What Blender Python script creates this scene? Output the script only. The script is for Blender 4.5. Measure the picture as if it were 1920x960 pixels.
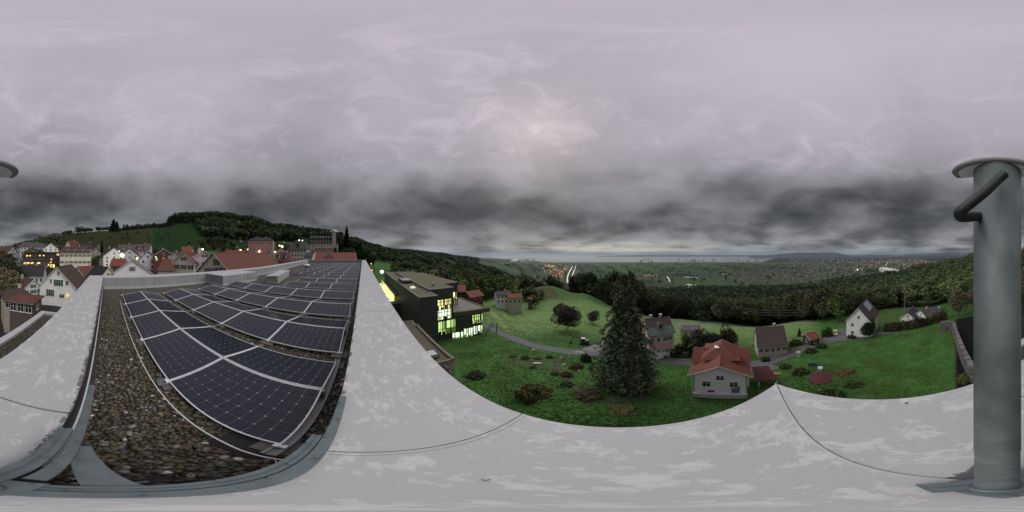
import bpy, math, random
import numpy as np
from mathutils import Vector, Matrix, noise as mnoise
random.seed(7); rng = np.random.default_rng(7)
for o in list(bpy.data.objects): bpy.data.objects.remove(o)
S = bpy.context.scene
COL = S.collection
R = math.radians
LAT = 89.2
# ---------------------------------------------------------------- camera
cd = bpy.data.cameras.new('camera'); cam = bpy.data.objects.new('camera', cd); COL.objects.link(cam)
cd.type = 'PANO'
try:
    cd.cycles.panorama_type = 'EQUIRECTANGULAR'
    cd.cycles.latitude_min = R(-90); cd.cycles.latitude_max = R(LAT)
    cd.cycles.longitude_min = R(-180); cd.cycles.longitude_max = R(180)
except Exception:
    cd.panorama_type = 'EQUIRECTANGULAR'; cd.latitude_min = R(-90); cd.latitude_max = R(LAT)
cd.clip_start = 0.01; cd.clip_end = 150000
cam.location = (0, 0, 0); cam.rotation_euler = (R(90), 0, R(-52.5))
S.camera = cam
S.view_settings.view_transform = 'Standard'
try: S.view_settings.look = 'None'
except Exception: pass
S.view_settings.exposure = 0.42; S.view_settings.gamma = 1.0
S.render.engine = 'CYCLES'
# ---------------------------------------------------------------- sun + overcast sky
SUN_EL, SUN_AZ = 44, 62
sd = bpy.data.lights.new('sun', 'SUN'); sun = bpy.data.objects.new('sun', sd); COL.objects.link(sun)
sd.energy = 1.5; sd.angle = R(68); sd.color = (1, .97, .94)
sun.rotation_euler = (R(90 - SUN_EL), 0, R(180 - SUN_AZ))
W = bpy.data.worlds.new('World'); S.world = W; W.use_nodes = True

class NT:
    """tiny node-tree helper"""
    def __init__(s, nt): s.nt = nt; s.n = nt.nodes; s.l = nt.links
    def add(s, t, **k):
        nd = s.n.new(t)
        for a, b in k.items():
            if a.startswith('i_'):
                key = a[2:]; key = int(key) if key.isdigit() else key.replace('_', ' ')
                s.put(nd, key, b)
            else: setattr(nd, a, b)
        return nd
    def put(s, nd, key, b):
        if hasattr(b, 'is_output') or hasattr(b, 'links') and not isinstance(b, (tuple, list, float, int)): s.l.new(b, nd.inputs[key])
        else: nd.inputs[key].default_value = b
    def math(s, op, a, b=0.0, c=None, clamp=False):
        nd = s.n.new('ShaderNodeMath'); nd.operation = op; nd.use_clamp = clamp
        s.put(nd, 0, a); s.put(nd, 1, b)
        if c is not None: s.put(nd, 2, c)
        return nd.outputs[0]
    def mr(s, v, a, b, c=0.0, d=1.0, smooth=False):
        nd = s.n.new('ShaderNodeMapRange'); nd.clamp = True
        if smooth: nd.interpolation_type = 'SMOOTHSTEP'
        s.put(nd, 0, v); s.put(nd, 1, a); s.put(nd, 2, b); s.put(nd, 3, c); s.put(nd, 4, d)
        return nd.outputs[0]
    def mix(s, f, a, b, bl='MIX'):
        nd = s.n.new('ShaderNodeMix'); nd.data_type = 'RGBA'; nd.blend_type = bl
        s.put(nd, 0, f)
        for k, v in ((6, a), (7, b)):
            if isinstance(v, (tuple, list)): v = tuple(v) + ((1,) if len(v) == 3 else ())
            s.put(nd, k, v)
        return nd.outputs[2]
    def noise(s, vec, scale, detail=4, rough=.55, dist=0.0):
        nd = s.n.new('ShaderNodeTexNoise'); nd.inputs['Scale'].default_value = scale
        nd.inputs['Detail'].default_value = detail; nd.inputs['Roughness'].default_value = rough
        nd.inputs['Distortion'].default_value = dist
        if vec is not None: s.l.new(vec, nd.inputs['Vector'])
        return nd.outputs['Fac']
    def ramp(s, f, stops, interp='LINEAR'):
        nd = s.n.new('ShaderNodeValToRGB'); cr = nd.color_ramp; cr.interpolation = interp
        while len(cr.elements) < len(stops): cr.elements.new(.5)
        for e, (p, c) in zip(cr.elements, stops): e.position = p; e.color = tuple(c) + (1,)
        s.put(nd, 0, f); return nd.outputs[0]
    def vmap(s, vec, scale=(1, 1, 1), rot=(0, 0, 0), loc=(0, 0, 0)):
        nd = s.n.new('ShaderNodeMapping'); nd.inputs['Scale'].default_value = scale
        nd.inputs['Rotation'].default_value = rot; nd.inputs['Location'].default_value = loc
        s.l.new(vec, nd.inputs['Vector']); return nd.outputs[0]

def build_world():
    t = NT(W.node_tree); t.n.clear()
    out = t.add('ShaderNodeOutputWorld'); bg = t.add('ShaderNodeBackground'); t.l.new(bg.outputs[0], out.inputs[0])
    sky = t.add('ShaderNodeTexSky', sky_type='NISHITA'); sky.sun_disc = False
    sky.sun_elevation = R(SUN_EL); sky.sun_rotation = R(SUN_AZ); sky.air_density = 1; sky.dust_density = 3
    skyc = t.mix(1.0, sky.outputs[0], (.08, .08, .08), 'MULTIPLY')
    tc = t.add('ShaderNodeTexCoord'); D = tc.outputs['Generated']
    sp = t.add('ShaderNodeSeparateXYZ'); t.l.new(D, sp.inputs[0])
    x, y, z = sp.outputs
    zz = t.math('MAXIMUM', z, 0.0)
    den = t.math('ADD', zz, .24)
    cx = t.math('DIVIDE', x, den); cy = t.math('DIVIDE', y, den)
    cb = t.add('ShaderNodeCombineXYZ'); t.l.new(cx, cb.inputs[0]); t.l.new(cy, cb.inputs[1])
    CV = cb.outputs[0]
    n1 = t.noise(CV, .95, 5, .50, .25)          # big cloud masses
    n2 = t.noise(t.vmap(CV, loc=(7, 3, 0)), 2.3, 6, .55, .2)
    n3 = t.noise(t.vmap(D, (1, 1, 8)), 3.0, 6, .55, .3)   # flat streaks near the horizon
    n4 = t.noise(t.vmap(D, (1.6, 1.6, 3), loc=(3, 1, 2)), 2.4, 12, .70, .5)  # mottled veil overhead
    # base brightness against elevation
    base = t.ramp(zz, [(0.0, (.070, .092, .112)), (.020, (.115, .135, .150)), (.05, (.145, .147, .15)), (.12, (.112, .113, .118)),
                       (.24, (.082, .084, .089)), (.38, (.118, .117, .124)), (.52, (.252, .238, .262)), (.70, (.325, .298, .340)), (1.0, (.375, .345, .39))])
    amp = t.ramp(zz, [(0, (.9,) * 3), (.1, (1.15,) * 3), (.38, (1.0,) * 3), (.55, (.25,) * 3), (1, (.15,) * 3)])
    a1 = t.mr(n1, .34, .66, -1.1, 1.3, True); a2 = t.mr(n2, .3, .7, -.45, .45)
    a3 = t.math('MULTIPLY', t.mr(n3, .36, .64, -.9, 1.4), t.mr(zz, .10, .02))
    dsum = t.math('ADD', t.math('ADD', a1, a2), a3)
    dm = t.math('MULTIPLY', t.math('MULTIPLY', dsum, .48), amp)
    fac = t.math('ADD', 1.0, dm)
    # gap of light above the lake
    dt = t.math('ADD', t.math('MULTIPLY', x, .995), t.math('MULTIPLY', y, .09))
    glow = t.math('MULTIPLY', t.mr(dt, .70, .985, 0, 1, True), t.math('MULTIPLY', t.mr(zz, .010, .026, 0, 1), t.mr(zz, .10, .05, 0, 1)))
    glow = t.math('MULTIPLY', glow, t.mr(n3, .38, .55, .25, 1.0))
    fac = t.math('MAXIMUM', fac, .28)
    v = t.add('ShaderNodeVectorMath', operation='SCALE'); t.l.new(base, v.inputs[0]); t.l.new(fac, v.inputs['Scale'])
    ve = t.mr(n4, .50, .70, 0, .75); ve = t.math('MULTIPLY', ve, t.mr(zz, .42, .6))
    c = t.mix(ve, v.outputs[0], (.45, .40, .45))
    c = t.mix(t.math('MULTIPLY', glow, .8), c, (.46, .45, .39))
    c = t.mix(.04, c, skyc)
    # below the horizon: same dim grey
    c = t.mix(t.mr(z, -.02, -.002, 1, 0), c, (.07, .08, .085))
    t.l.new(c, bg.inputs[0]); bg.inputs[1].default_value = 1.0
build_world()

# ---------------------------------------------------------------- bookkeeping
def tag(o, label=None, cat=None, group=None, kind=None):
    if label: o['label'] = label
    if cat: o['category'] = cat
    if group: o['group'] = group
    if kind: o['kind'] = kind
    return o
def thing(name, label, cat, loc=(0, 0, 0), rz=0, group=None):
    o = bpy.data.objects.new(name, None); COL.objects.link(o); o.location = loc; o.rotation_euler = (0, 0, rz)
    o.empty_display_size = .1
    return tag(o, label, cat, group)
def link(name, me, parent=None, loc=(0, 0, 0), rot=(0, 0, 0)):
    o = bpy.data.objects.new(name, me); COL.objects.link(o); o.parent = parent; o.location = loc; o.rotation_euler = rot
    return o
def copy_tree(o, parent=None):
    c = o.copy(); COL.objects.link(c)
    if parent is not None: c.parent = parent
    for ch in list(o.children): copy_tree(ch, c)
    return c

class MB:
    def __init__(s): s.v = []; s.f = []; s.m = []
    def add(s, vs, fs, m=0):
        b = len(s.v); s.v += [tuple(p) for p in vs]; s.f += [tuple(b + i for i in f) for f in fs]; s.m += [m] * len(fs); return s
    def box(s, x0, x1, y0, y1, z0, z1, m=0):
        return s.add([(x0, y0, z0), (x1, y0, z0), (x1, y1, z0), (x0, y1, z0), (x0, y0, z1), (x1, y0, z1), (x1, y1, z1), (x0, y1, z1)],
                     [(0, 3, 2, 1), (4, 5, 6, 7), (0, 1, 5, 4), (1, 2, 6, 5), (2, 3, 7, 6), (3, 0, 4, 7)], m)
    def prism(s, pts, z0, z1, m=0):
        n = len(pts)
        a = sum(pts[i][0] * pts[(i + 1) % n][1] - pts[(i + 1) % n][0] * pts[i][1] for i in range(n))
        if a < 0: pts = pts[::-1]
        f0 = z0 if callable(z0) else (lambda x, y: z0); f1 = z1 if callable(z1) else (lambda x, y: z1)
        vs = [(x, y, f0(x, y)) for x, y in pts] + [(x, y, f1(x, y)) for x, y in pts]
        fs = [tuple(range(n))[::-1], tuple(range(n, 2 * n))] + [(i, (i + 1) % n, n + (i + 1) % n, n + i) for i in range(n)]
        return s.add(vs, fs, m)
    def tube(s, pts, r, n=8, m=0, cap=True, r2=None):
        pts = [Vector(p) for p in pts]; k = len(pts); vs = []; up = Vector((0, 0, 1)); prev = None
        for i, p in enumerate(pts):
            d = (pts[min(i + 1, k - 1)] - pts[max(i - 1, 0)]).normalized()
            a = prev if prev is not None else (Vector((1, 0, 0)) if abs(d.z) > .9 else up)
            a = (a - d * a.dot(d)); a = a.normalized() if a.length > 1e-6 else d.orthogonal().normalized()
            prev = a; b = d.cross(a); rr = r if r2 is None else r + (r2 - r) * i / (k - 1)
            if isinstance(r, (list, tuple)): rr = r[i]
            for j in range(n):
                t = 2 * math.pi * j / n; vs.append(p + a * (math.cos(t) * rr) + b * (math.sin(t) * rr))
        fs = [(i * n + j, i * n + (j + 1) % n, (i + 1) * n + (j + 1) % n, (i + 1) * n + j) for i in range(k - 1) for j in range(n)]
        if cap: fs += [tuple(range(n))[::-1], tuple((k - 1) * n + j for j in range(n))]
        return s.add(vs, fs, m)
    def lathe(s, prof, c=(0, 0, 0), n=16, m=0):
        vs = [(c[0] + r * math.cos(2 * math.pi * j / n), c[1] + r * math.sin(2 * math.pi * j / n), c[2] + z) for r, z in prof for j in range(n)]
        k = len(prof)
        fs = [(i * n + j, i * n + (j + 1) % n, (i + 1) * n + (j + 1) % n, (i + 1) * n + j) for i in range(k - 1) for j in range(n)]
        fs += [tuple(range(n))[::-1], tuple((k - 1) * n + j for j in range(n))]
        return s.add(vs, fs, m)
    def slab(s, a, b, c, d, t, m=0):
        """quad a,b,c,d (upper face, ccw from above) with thickness t downward"""
        P_ = [Vector(q) for q in (a, b, c, d)]; lo = [q - Vector((0, 0, t)) for q in P_]
        return s.add(P_ + lo, [(0, 1, 2, 3), (7, 6, 5, 4), (0, 4, 5, 1), (1, 5, 6, 2), (2, 6, 7, 3), (3, 7, 4, 0)], m)
    def mesh(s, name, mats, smooth=False):
        me = bpy.data.meshes.new(name); me.from_pydata(s.v, [], s.f)
        for mt in (mats if isinstance(mats, (list, tuple)) else [mats]): me.materials.append(mt)
        if any(s.m): me.polygons.foreach_set('material_index', s.m)
        if smooth: me.polygons.foreach_set('use_smooth', [True] * len(s.f))
        me.validate(); me.update(); return me
    def build(s, name, mats, parent=None, smooth=False, loc=(0, 0, 0), rot=(0, 0, 0)):
        return link(name, s.mesh(name, mats, smooth), parent, loc, rot)

def npmesh(name, V, F, mat, smooth=False, colors=None):
    """V (n,3), F (m,k) numpy"""
    me = bpy.data.meshes.new(name); n, m, k = len(V), len(F), F.shape[1]
    me.vertices.add(n); me.vertices.foreach_set('co', np.asarray(V, np.float32).ravel())
    me.loops.add(m * k); me.loops.foreach_set('vertex_index', np.asarray(F, np.int32).ravel())
    me.polygons.add(m); me.polygons.foreach_set('loop_start', np.arange(0, m * k, k, dtype=np.int32))
    try: me.polygons.foreach_set('loop_total', np.full(m, k, np.int32))
    except Exception: pass
    me.polygons.foreach_set('use_smooth', np.full(m, smooth))
    for q in (mat if isinstance(mat, (list, tuple)) else [mat]): me.materials.append(q)
    if colors is not None:
        at = me.attributes.new('tint', 'FLOAT_COLOR', 'POINT'); c = np.ones((n, 4), np.float32); c[:, :3] = colors
        at.data.foreach_set('color', c.ravel())
    me.update(); me.validate(); return me

# ---------------------------------------------------------------- bearings: column u, row v of the survey picture -> world
def az(u): return (u - 680) * math.pi / 960
def el(v): return R(LAT - v * (90 + LAT) / 960)
def P(u, v, d): return Vector((d * math.sin(az(u)), d * math.cos(az(u)), d * math.tan(el(v))))
def PZ(u, v, z): d = z / math.tan(el(v)); return P(u, v, d)
def XY(u, d): return d * math.sin(az(u)), d * math.cos(az(u))

# ---------------------------------------------------------------- materials
MATS = {}
def mat(name, col, rough=.7, metal=0., spec=.5, noise=None, bump=None, emit=None, col2=None, coat=0., stretch=(1, 1, 1), obj=False):
    """noise=(scale, amount) varies colour towards col2; bump=(scale, strength)"""
    if name in MATS: return MATS[name]
    m = bpy.data.materials.new(name); m.use_nodes = True; t = NT(m.node_tree); bs = t.n['Principled BSDF']
    bs.inputs['Base Color'].default_value = (*col, 1); bs.inputs['Roughness'].default_value = rough
    bs.inputs['Metallic'].default_value = metal; bs.inputs['Specular IOR Level'].default_value = spec
    if coat: bs.inputs['Coat Weight'].default_value = coat
    tc = t.add('ShaderNodeTexCoord'); V = t.vmap(tc.outputs['Object'], stretch)
    if noise:
        f = t.noise(V, noise[0], 6, .6); f = t.mr(f, .3, .7, 0, noise[1])
        c2 = col2 or tuple(q * .55 for q in col); t.l.new(t.mix(f, col, c2), bs.inputs['Base Color'])
    if bump:
        f = t.noise(V, bump[0], 4, .6); b = t.add('ShaderNodeBump', i_Strength=bump[1], i_Distance=.02)
        t.l.new(f, b.inputs['Height']); t.l.new(b.outputs[0], bs.inputs['Normal'])
    if emit: bs.inputs['Emission Color'].default_value = (*emit[0], 1); bs.inputs['Emission Strength'].default_value = emit[1]
    MATS[name] = m; return m

def coping_mat(name, axis, edge, side):
    """weathered coping sheet, dry patches on a thin wet film, dirt specks by the inner edge"""
    m = bpy.data.materials.new(name); m.use_nodes = True; t = NT(m.node_tree); bs = t.n['Principled BSDF']
    tc = t.add('ShaderNodeTexCoord'); O = tc.outputs['Object']
    st = (2.1, 1.3, 1) if axis == 0 else (1.3, 2.1, 1)
    a = t.noise(t.vmap(O, st, rot=(0, 0, .35)), 3.8, 15, .74, .15)
    b = t.noise(t.vmap(O, st, loc=(4, 2, 0)), 9, 8, .66, .2)
    s_ = t.math('ADD', t.math('MULTIPLY', a, .72), t.math('MULTIPLY', b, .28))
    f = t.mr(s_, .530, .534); f2 = t.mr(s_, .575, .578)
    c = t.mix(f, (.425, .438, .432), (.53, .535, .53)); c = t.mix(t.math('MULTIPLY', f2, .6), c, (.60, .605, .60))
    g = t.noise(O, 60, 3, .7); c = t.mix(t.mr(g, .3, .75, 0, .2), c, (.33, .33, .33))
    sp = t.add('ShaderNodeSeparateXYZ'); t.l.new(O, sp.inputs[0])
    dist = t.math('MULTIPLY', t.math('SUBTRACT', sp.outputs[axis], edge), side)
    near = t.mr(dist, .16, .0, 0, 1)
    big = t.noise(O, 7, 5, .6); fine = t.noise(O, 42, 5, .75)
    d = t.math('ADD', t.math('MULTIPLY', near, .33), t.math('ADD', t.math('MULTIPLY', fine, .5), t.math('MULTIPLY', big, .5)))
    if axis == 1:
        ml = t.math('ABSOLUTE', t.math('SUBTRACT', t.math('MULTIPLY', t.math('ADD', sp.outputs[0], .174), .697), t.math('MULTIPLY', t.math('ADD', sp.outputs[1], .235), .717)))
        n2_ = t.math('MULTIPLY', t.mr(ml, .085, .004, 0, 1), t.mr(sp.outputs[0], .50, .18, 0, 1))
        d = t.math('ADD', d, t.math('MULTIPLY', n2_, .36))
    dm = t.mr(d, .80, .84); c = t.mix(t.math('MULTIPLY', dm, .85), c, (.06, .06, .058))
    t.l.new(c, bs.inputs['Base Color'])
    t.l.new(t.mr(f, 0, 1, .45, .65), bs.inputs['Roughness']); bs.inputs['Specular IOR Level'].default_value = .22
    bp = t.add('ShaderNodeBump', i_Strength=.12, i_Distance=.01); t.l.new(t.noise(O, 2.2, 3), bp.inputs['Height']); t.l.new(bp.outputs[0], bs.inputs['Normal'])
    return m

def gravel_mat():
    m = bpy.data.materials.new('river_gravel'); m.use_nodes = True; t = NT(m.node_tree); bs = t.n['Principled BSDF']
    tc = t.add('ShaderNodeTexCoord'); O = tc.outputs['Object']
    vo = t.add('ShaderNodeTexVoronoi', feature='F1'); vo.inputs['Scale'].default_value = 21
    wv = t.add('ShaderNodeVectorMath', operation='ADD'); t.l.new(O, wv.inputs[0])
    nz = t.add('ShaderNodeTexNoise'); nz.inputs['Scale'].default_value = 9; t.l.new(O, nz.inputs['Vector'])
    sc = t.add('ShaderNodeVectorMath', operation='SCALE'); t.l.new(nz.outputs['Color'], sc.inputs[0]); sc.inputs['Scale'].default_value = .05
    t.l.new(sc.outputs[0], wv.inputs[1]); t.l.new(wv.outputs[0], vo.inputs['Vector'])
    sp = t.add('ShaderNodeSeparateColor'); t.l.new(vo.outputs['Color'], sp.inputs[0])
    c = t.ramp(sp.outputs[0], [(0, (.026, .023, .014)), (.3, (.060, .052, .030)), (.55, (.092, .074, .042)), (.78, (.105, .10, .08)), (.93, (.18, .16, .12)), (1, (.46, .44, .38))])
    edge = t.mr(vo.outputs['Distance'], .35, .75, 0, .85)
    c = t.mix(edge, c, (.008, .007, .005))
    l = t.noise(O, 1.3, 4); c = t.mix(t.mr(l, .35, .7, 0, .35), c, (.03, .028, .018))
    t.l.new(c, bs.inputs['Base Color']); bs.inputs['Roughness'].default_value = .45; bs.inputs['Specular IOR Level'].default_value = .35
    b = t.add('ShaderNodeBump', i_Strength=.9, i_Distance=.02); t.l.new(t.math('SUBTRACT', 1.0, vo.outputs['Distance']), b.inputs['Height']); t.l.new(b.outputs[0], bs.inputs['Normal'])
    return m

def tint_mat(name, rough=.9, spec=.15, var=.35, scale=.6, bump=None, leaf=False):
    m = bpy.data.materials.new(name); m.use_nodes = True; t = NT(m.node_tree); bs = t.n['Principled BSDF']
    at = t.add('ShaderNodeAttribute', attribute_name='tint')
    tc = t.add('ShaderNodeTexCoord'); f = t.noise(tc.outputs['Object'], scale, 6, .65)
    c = t.mix(1.0, at.outputs[0], t.ramp(f, [(.25, (1 - var,) * 3), (.75, (1 + var,) * 3)]), 'MULTIPLY')
    if leaf:
        oi = t.add('ShaderNodeObjectInfo'); hs = t.add('ShaderNodeHueSaturation'); t.l.new(c, hs.inputs['Color'])
        t.l.new(t.mr(oi.outputs['Random'], 0, 1, .465, .515), hs.inputs['Hue']); t.l.new(t.mr(oi.outputs['Random'], 0, 1, .7, 1.25), hs.inputs['Value'])
        c = hs.outputs[0]
    t.l.new(c, bs.inputs['Base Color']); bs.inputs['Roughness'].default_value = rough; bs.inputs['Specular IOR Level'].default_value = spec
    if bump:
        b = t.add('ShaderNodeBump', i_Strength=bump[1], i_Distance=bump[2]); t.l.new(t.noise(tc.outputs['Object'], bump[0], 5, .7), b.inputs['Height']); t.l.new(b.outputs[0], bs.inputs['Normal'])
    return m

def roof_mat(name, col, course=.32):
    if name in MATS: return MATS[name]
    m = bpy.data.materials.new(name); m.use_nodes = True; t = NT(m.node_tree); bs = t.n['Principled BSDF']
    tc = t.add('ShaderNodeTexCoord'); O = tc.outputs['Object']
    br = t.add('ShaderNodeTexBrick'); br.inputs['Scale'].default_value = 1 / course
    br.inputs['Color1'].default_value = (*col, 1); br.inputs['Color2'].default_value = (*[q * .72 for q in col], 1); br.inputs['Mortar'].default_value = (*[q * .45 for q in col], 1)
    br.inputs['Mortar Size'].default_value = .05; br.inputs['Brick Width'].default_value = .7; br.inputs['Row Height'].default_value = .9
    sp = t.add('ShaderNodeSeparateXYZ'); t.l.new(O, sp.inputs[0]); cb = t.add('ShaderNodeCombineXYZ'); t.l.new(sp.outputs[0], cb.inputs[0])
    t.l.new(t.math('ADD', t.math('ABSOLUTE', sp.outputs[1]), 0), cb.inputs[1]); t.l.new(cb.outputs[0], br.inputs['Vector'])
    f = t.noise(O, .9, 6, .65); c = t.mix(t.mr(f, .35, .7, 0, .6), br.outputs[0], tuple(q * .5 + .012 for q in col))
    f2 = t.noise(O, 5, 4, .65); c = t.mix(t.mr(f2, .45, .75, 0, .35), c, tuple(q * 1.35 for q in col))
    t.l.new(c, bs.inputs['Base Color']); bs.inputs['Roughness'].default_value = .8; bs.inputs['Specular IOR Level'].default_value = .25
    b = t.add('ShaderNodeBump', i_Strength=.5, i_Distance=.03); t.l.new(br.outputs['Fac'], b.inputs['Height']); b.invert = True; t.l.new(b.outputs[0], bs.inputs['Normal'])
    MATS[name] = m; return m

def glass_mat(name, col=(.02, .022, .026), emit=None, st=0, curt=None):
    if name in MATS: return MATS[name]
    m = bpy.data.materials.new(name); m.use_nodes = True; t = NT(m.node_tree); bs = t.n['Principled BSDF']
    bs.inputs['Base Color'].default_value = (*col, 1); bs.inputs['Roughness'].default_value = .12
    if emit:
        tc = t.add('ShaderNodeTexCoord'); f = t.noise(tc.outputs['Object'], .55, 3, .5)
        g = t.noise(t.vmap(tc.outputs['Object'], loc=(5, 2, 1)), .8, 3, .5)
        c = t.mix(t.mr(f, .40, .62), emit, curt or tuple(q * .45 for q in emit))
        t.l.new(c, bs.inputs['Emission Color']); t.l.new(t.mr(g, .35, .62, st * .18, st * 1.0), bs.inputs['Emission Strength'])
    MATS[name] = m; return m

M_cop1 = coping_mat('coping_metal_long', 0, -.174, 1); M_cop2 = coping_mat('coping_metal_short', 1, -.235, -1)
M_cop3 = mat('coping_metal_far', (.50, .50, .52), .45, noise=(2.5, .5), col2=(.38, .39, .40), stretch=(1, .3, 1))
M_upst = mat('upstand_sheet', (.30, .30, .31), .5, noise=(1.5, .8), col2=(.22, .22, .225), stretch=(1, 1, .4))
M_base = mat('base_flashing', (.40, .41, .41), .5, noise=(2, .5), col2=(.3, .31, .31))
M_dkmem = mat('dark_membrane', (.035, .036, .038), .7, noise=(9, .8), col2=(.06, .06, .06))
M_grav = gravel_mat()
M_galv = mat('galvanised_steel', (.145, .18, .182), .45, metal=.25, noise=(11, .9), col2=(.085, .11, .115), bump=(30, .05))
M_pole = mat('galvanised_mast', (.080, .100, .103), .5, metal=.2, noise=(17, 1), col2=(.185, .215, .222), stretch=(1, 1, .6), bump=(40, .04))
M_alu = mat('aluminium', (.80, .82, .82), .4, metal=.15, noise=(8, .3))
M_alu_dk = mat('aluminium_side', (.20, .21, .21), .45, metal=.3)
M_back = mat('white_backsheet', (.42, .43, .48), .35, spec=.5)
M_black = mat('black_rubber', (.012, .013, .013), .6)
M_conc = mat('concrete_block', (.16, .155, .14), .9, noise=(12, .8), bump=(30, .2))
M_render = mat('building_render', (.32, .32, .31), .9, noise=(.7, .6), bump=(8, .1))
def cell_mat():
    m = bpy.data.materials.new('silicon_cell'); m.use_nodes = True; t = NT(m.node_tree); bs = t.n['Principled BSDF']
    tc = t.add('ShaderNodeTexCoord'); sp = t.add('ShaderNodeSeparateXYZ'); t.l.new(tc.outputs['Object'], sp.inputs[0])
    # bus bars run along x: fine bright lines every 2.6 cm
    w = t.math('FRACT', t.math('MULTIPLY', sp.outputs[1], 31.6)); b = t.math('LESS_THAN', w, .09)
    c = t.mix(t.math('MULTIPLY', b, .55), (.011, .014, .023), (.17, .18, .21))
    t.l.new(c, bs.inputs['Base Color']); bs.inputs['Roughness'].default_value = .2; bs.inputs['IOR'].default_value = 1.5; bs.inputs['Specular IOR Level'].default_value = .42
    return m
M_cell = cell_mat()
# ---------------------------------------------------------------- terrain: bearings with (distance, height or 'v' row)
def zv(d, v): return d * math.tan(el(v))
PLAIN = [(4500, -372), (7000, -385), (9000, -402), (60000, -420)]
TOWN = [(8, -16), (30, -14), (45, -12.5), (80, -9.5)]
TC = {
 0:   [(8,-17),(30,-15.5),(45,-13),(80,-12),(120,-10.6),(250,-2),(500,14),(1500,40),(40000,100)],
 60:  [(8,-16),(30,-14.5),(45,-13),(80,-11.5),(120,-8),(200,-4),(300,10),(480,34),(700,60),(1200,40),(40000,100)],
 110: TOWN+[(120,-6),(200,-2),(300,10),(500,60),(700,92),(1200,60),(40000,100)],
 200: TOWN+[(120,-5),(200,0),(300,17.6),(470,zv(470,432)),(650,zv(650,433)),(1200,60),(40000,100)],
 300: TOWN+[(120,-3),(200,3),(300,20),(450,zv(450,436)),(650,zv(650,424)),(1000,110),(40000,100)],
 340: TOWN+[(120,-3),(200,4),(300,25),(450,zv(450,433)),(640,zv(640,412)),(1000,160),(3000,100),(40000,100)],
 400: TOWN+[(120,-3),(200,4),(300,20),(450,zv(450,444)),(680,zv(680,410)),(1000,180),(3000,100),(40000,100)],
 460: TOWN+[(120,-3),(200,3),(300,18),(450,zv(450,450)),(700,zv(700,420)),(1000,150),(3000,100),(40000,100)],
 520: TOWN+[(150,-4),(250,8),(450,zv(450,455)),(780,zv(780,435)),(1200,120),(3000,100),(40000,100)],
 600: TOWN+[(150,-5),(250,7),(450,32),(850,zv(850,444)),(1300,110),(3000,100),(40000,100)],
 660: [(8,-20),(45,-16),(100,-12),(200,-6),(400,18),(700,52),(1000,zv(1000,452)),(2000,100),(40000,100)],
 700: [(8,-21),(45,-21),(100,-18),(200,-12),(400,0),(700,28),(1300,zv(1300,464)),(2000,60),(40000,60)],
 760: [(8,-21),(45,-26),(90,-26),(150,-20),(250,-14),(400,zv(400,494)),(700,zv(700,484)),(1500,zv(1500,473)),(2500,zv(2500,469)),(5000,0),(40000,-100)],
 820: [(8,-21),(45,-27),(90,-29),(150,-29),(250,-30),(400,-32),(800,-36),(1500,-18),(2600,zv(2600,475)),(5000,-50),(40000,-300)],
 870: [(8,-21),(45,-27),(75,-29),(110,-31),(150,-34),(250,-40),(400,-50),(800,-62),(1500,-60),(3200,zv(3200,481)),(6000,-200),(9000,-402),(60000,-420)],
 920: [(8,-21),(45,-27),(65,-28.5),(100,-31),(150,-36),(250,-47),(400,-60),(800,-85),(1500,-120),(3500,zv(3500,488)),(6000,-300),(9000,-402),(60000,-420)],
 970: [(8,-21.5),(45,-27),(75,-31.5),(110,-36.5),(170,-38),(260,-56),(400,-90),(800,-150),(1500,-210),(3500,-290),(6000,-320),(9500,-402),(60000,-420)],
 1030:[(8,-22),(20,-22.5),(40,-27),(75,-32.5),(110,-36.5),(170,-33.5),(215,-42),(400,-105),(800,-175),(1500,-240),(3500,-330)]+PLAIN,
 1090:[(8,-22),(20,-22.7),(40,-27.2),(75,-33),(110,-36),(150,-35.5),(200,-52),(400,-120),(800,-190),(1500,-250),(3500,-345)]+PLAIN,
 1150:[(8,-22),(20,-23),(40,-28.5),(75,-34.5),(110,-39),(150,-46),(220,-75),(400,-125),(800,-200),(1500,-262),(3000,-330)]+PLAIN,
 1250:[(8,-22.5),(22,-24),(40,-29),(62,-36),(112,-45.5),(150,-62),(250,-100),(400,-140),(800,-205),(1400,-262),(2300,-300)]+PLAIN,
 1330:[(8,-22.5),(22,-25),(40,-29.5),(62,-35),(112,-48),(150,-62),(250,-98),(400,-138),(800,-196),(1400,-250),(2300,-300)]+PLAIN,
 1420:[(8,-22.5),(22,-24.5),(42,-30),(62,-35),(90,-43),(140,-62),(250,-96),(400,-132),(800,-190),(1400,-242),(2300,-300)]+PLAIN,
 1520:[(8,-22.5),(20,-23.5),(44,-29),(70,-34),(100,-42),(150,-58),(250,-88),(400,-122),(800,-180),(1400,-238),(2300,-300),(4500,-330),(9000,-345),(60000,-420)],
 1600:[(8,-22.5),(20,-23.5),(52,-30),(70,-33),(100,-38),(150,-52),(250,-74),(400,-98),(800,-140),(1400,-190),(2300,-260),(4500,-310),(9000,-330),(60000,-420)],
 1680:[(8,-22.5),(20,-23),(53,-28.5),(70,-32),(110,-38),(150,-46),(250,-62),(400,-78),(800,-104),(1400,-142),(2500,-210),(4500,-290),(9000,-300),(60000,-420)],
 1740:[(8,-22),(20,-22.5),(50,-26),(80,-32),(120,-40),(200,-52),(300,-58),(500,-66),(800,-76),(1300,-84),(2500,-140),(4500,-250),(9000,-280),(60000,-420)],
 1790:[(8,-21),(20,-21.5),(48,-23.5),(80,-30),(120,-36),(200,-45),(300,-46),(500,-52),(800,-50),(1300,-44),(3000,-100),(60000,-420)],
 1830:[(8,-20),(20,-20.5),(48,-23),(80,-28),(120,-32),(200,-30),(300,-26),(500,-16),(900,-12),(3000,-80),(60000,-420)],
 1870:[(8,-18),(30,-18),(60,-19),(120,-20),(250,-12),(500,10),(1500,40),(40000,60)],
}
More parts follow.
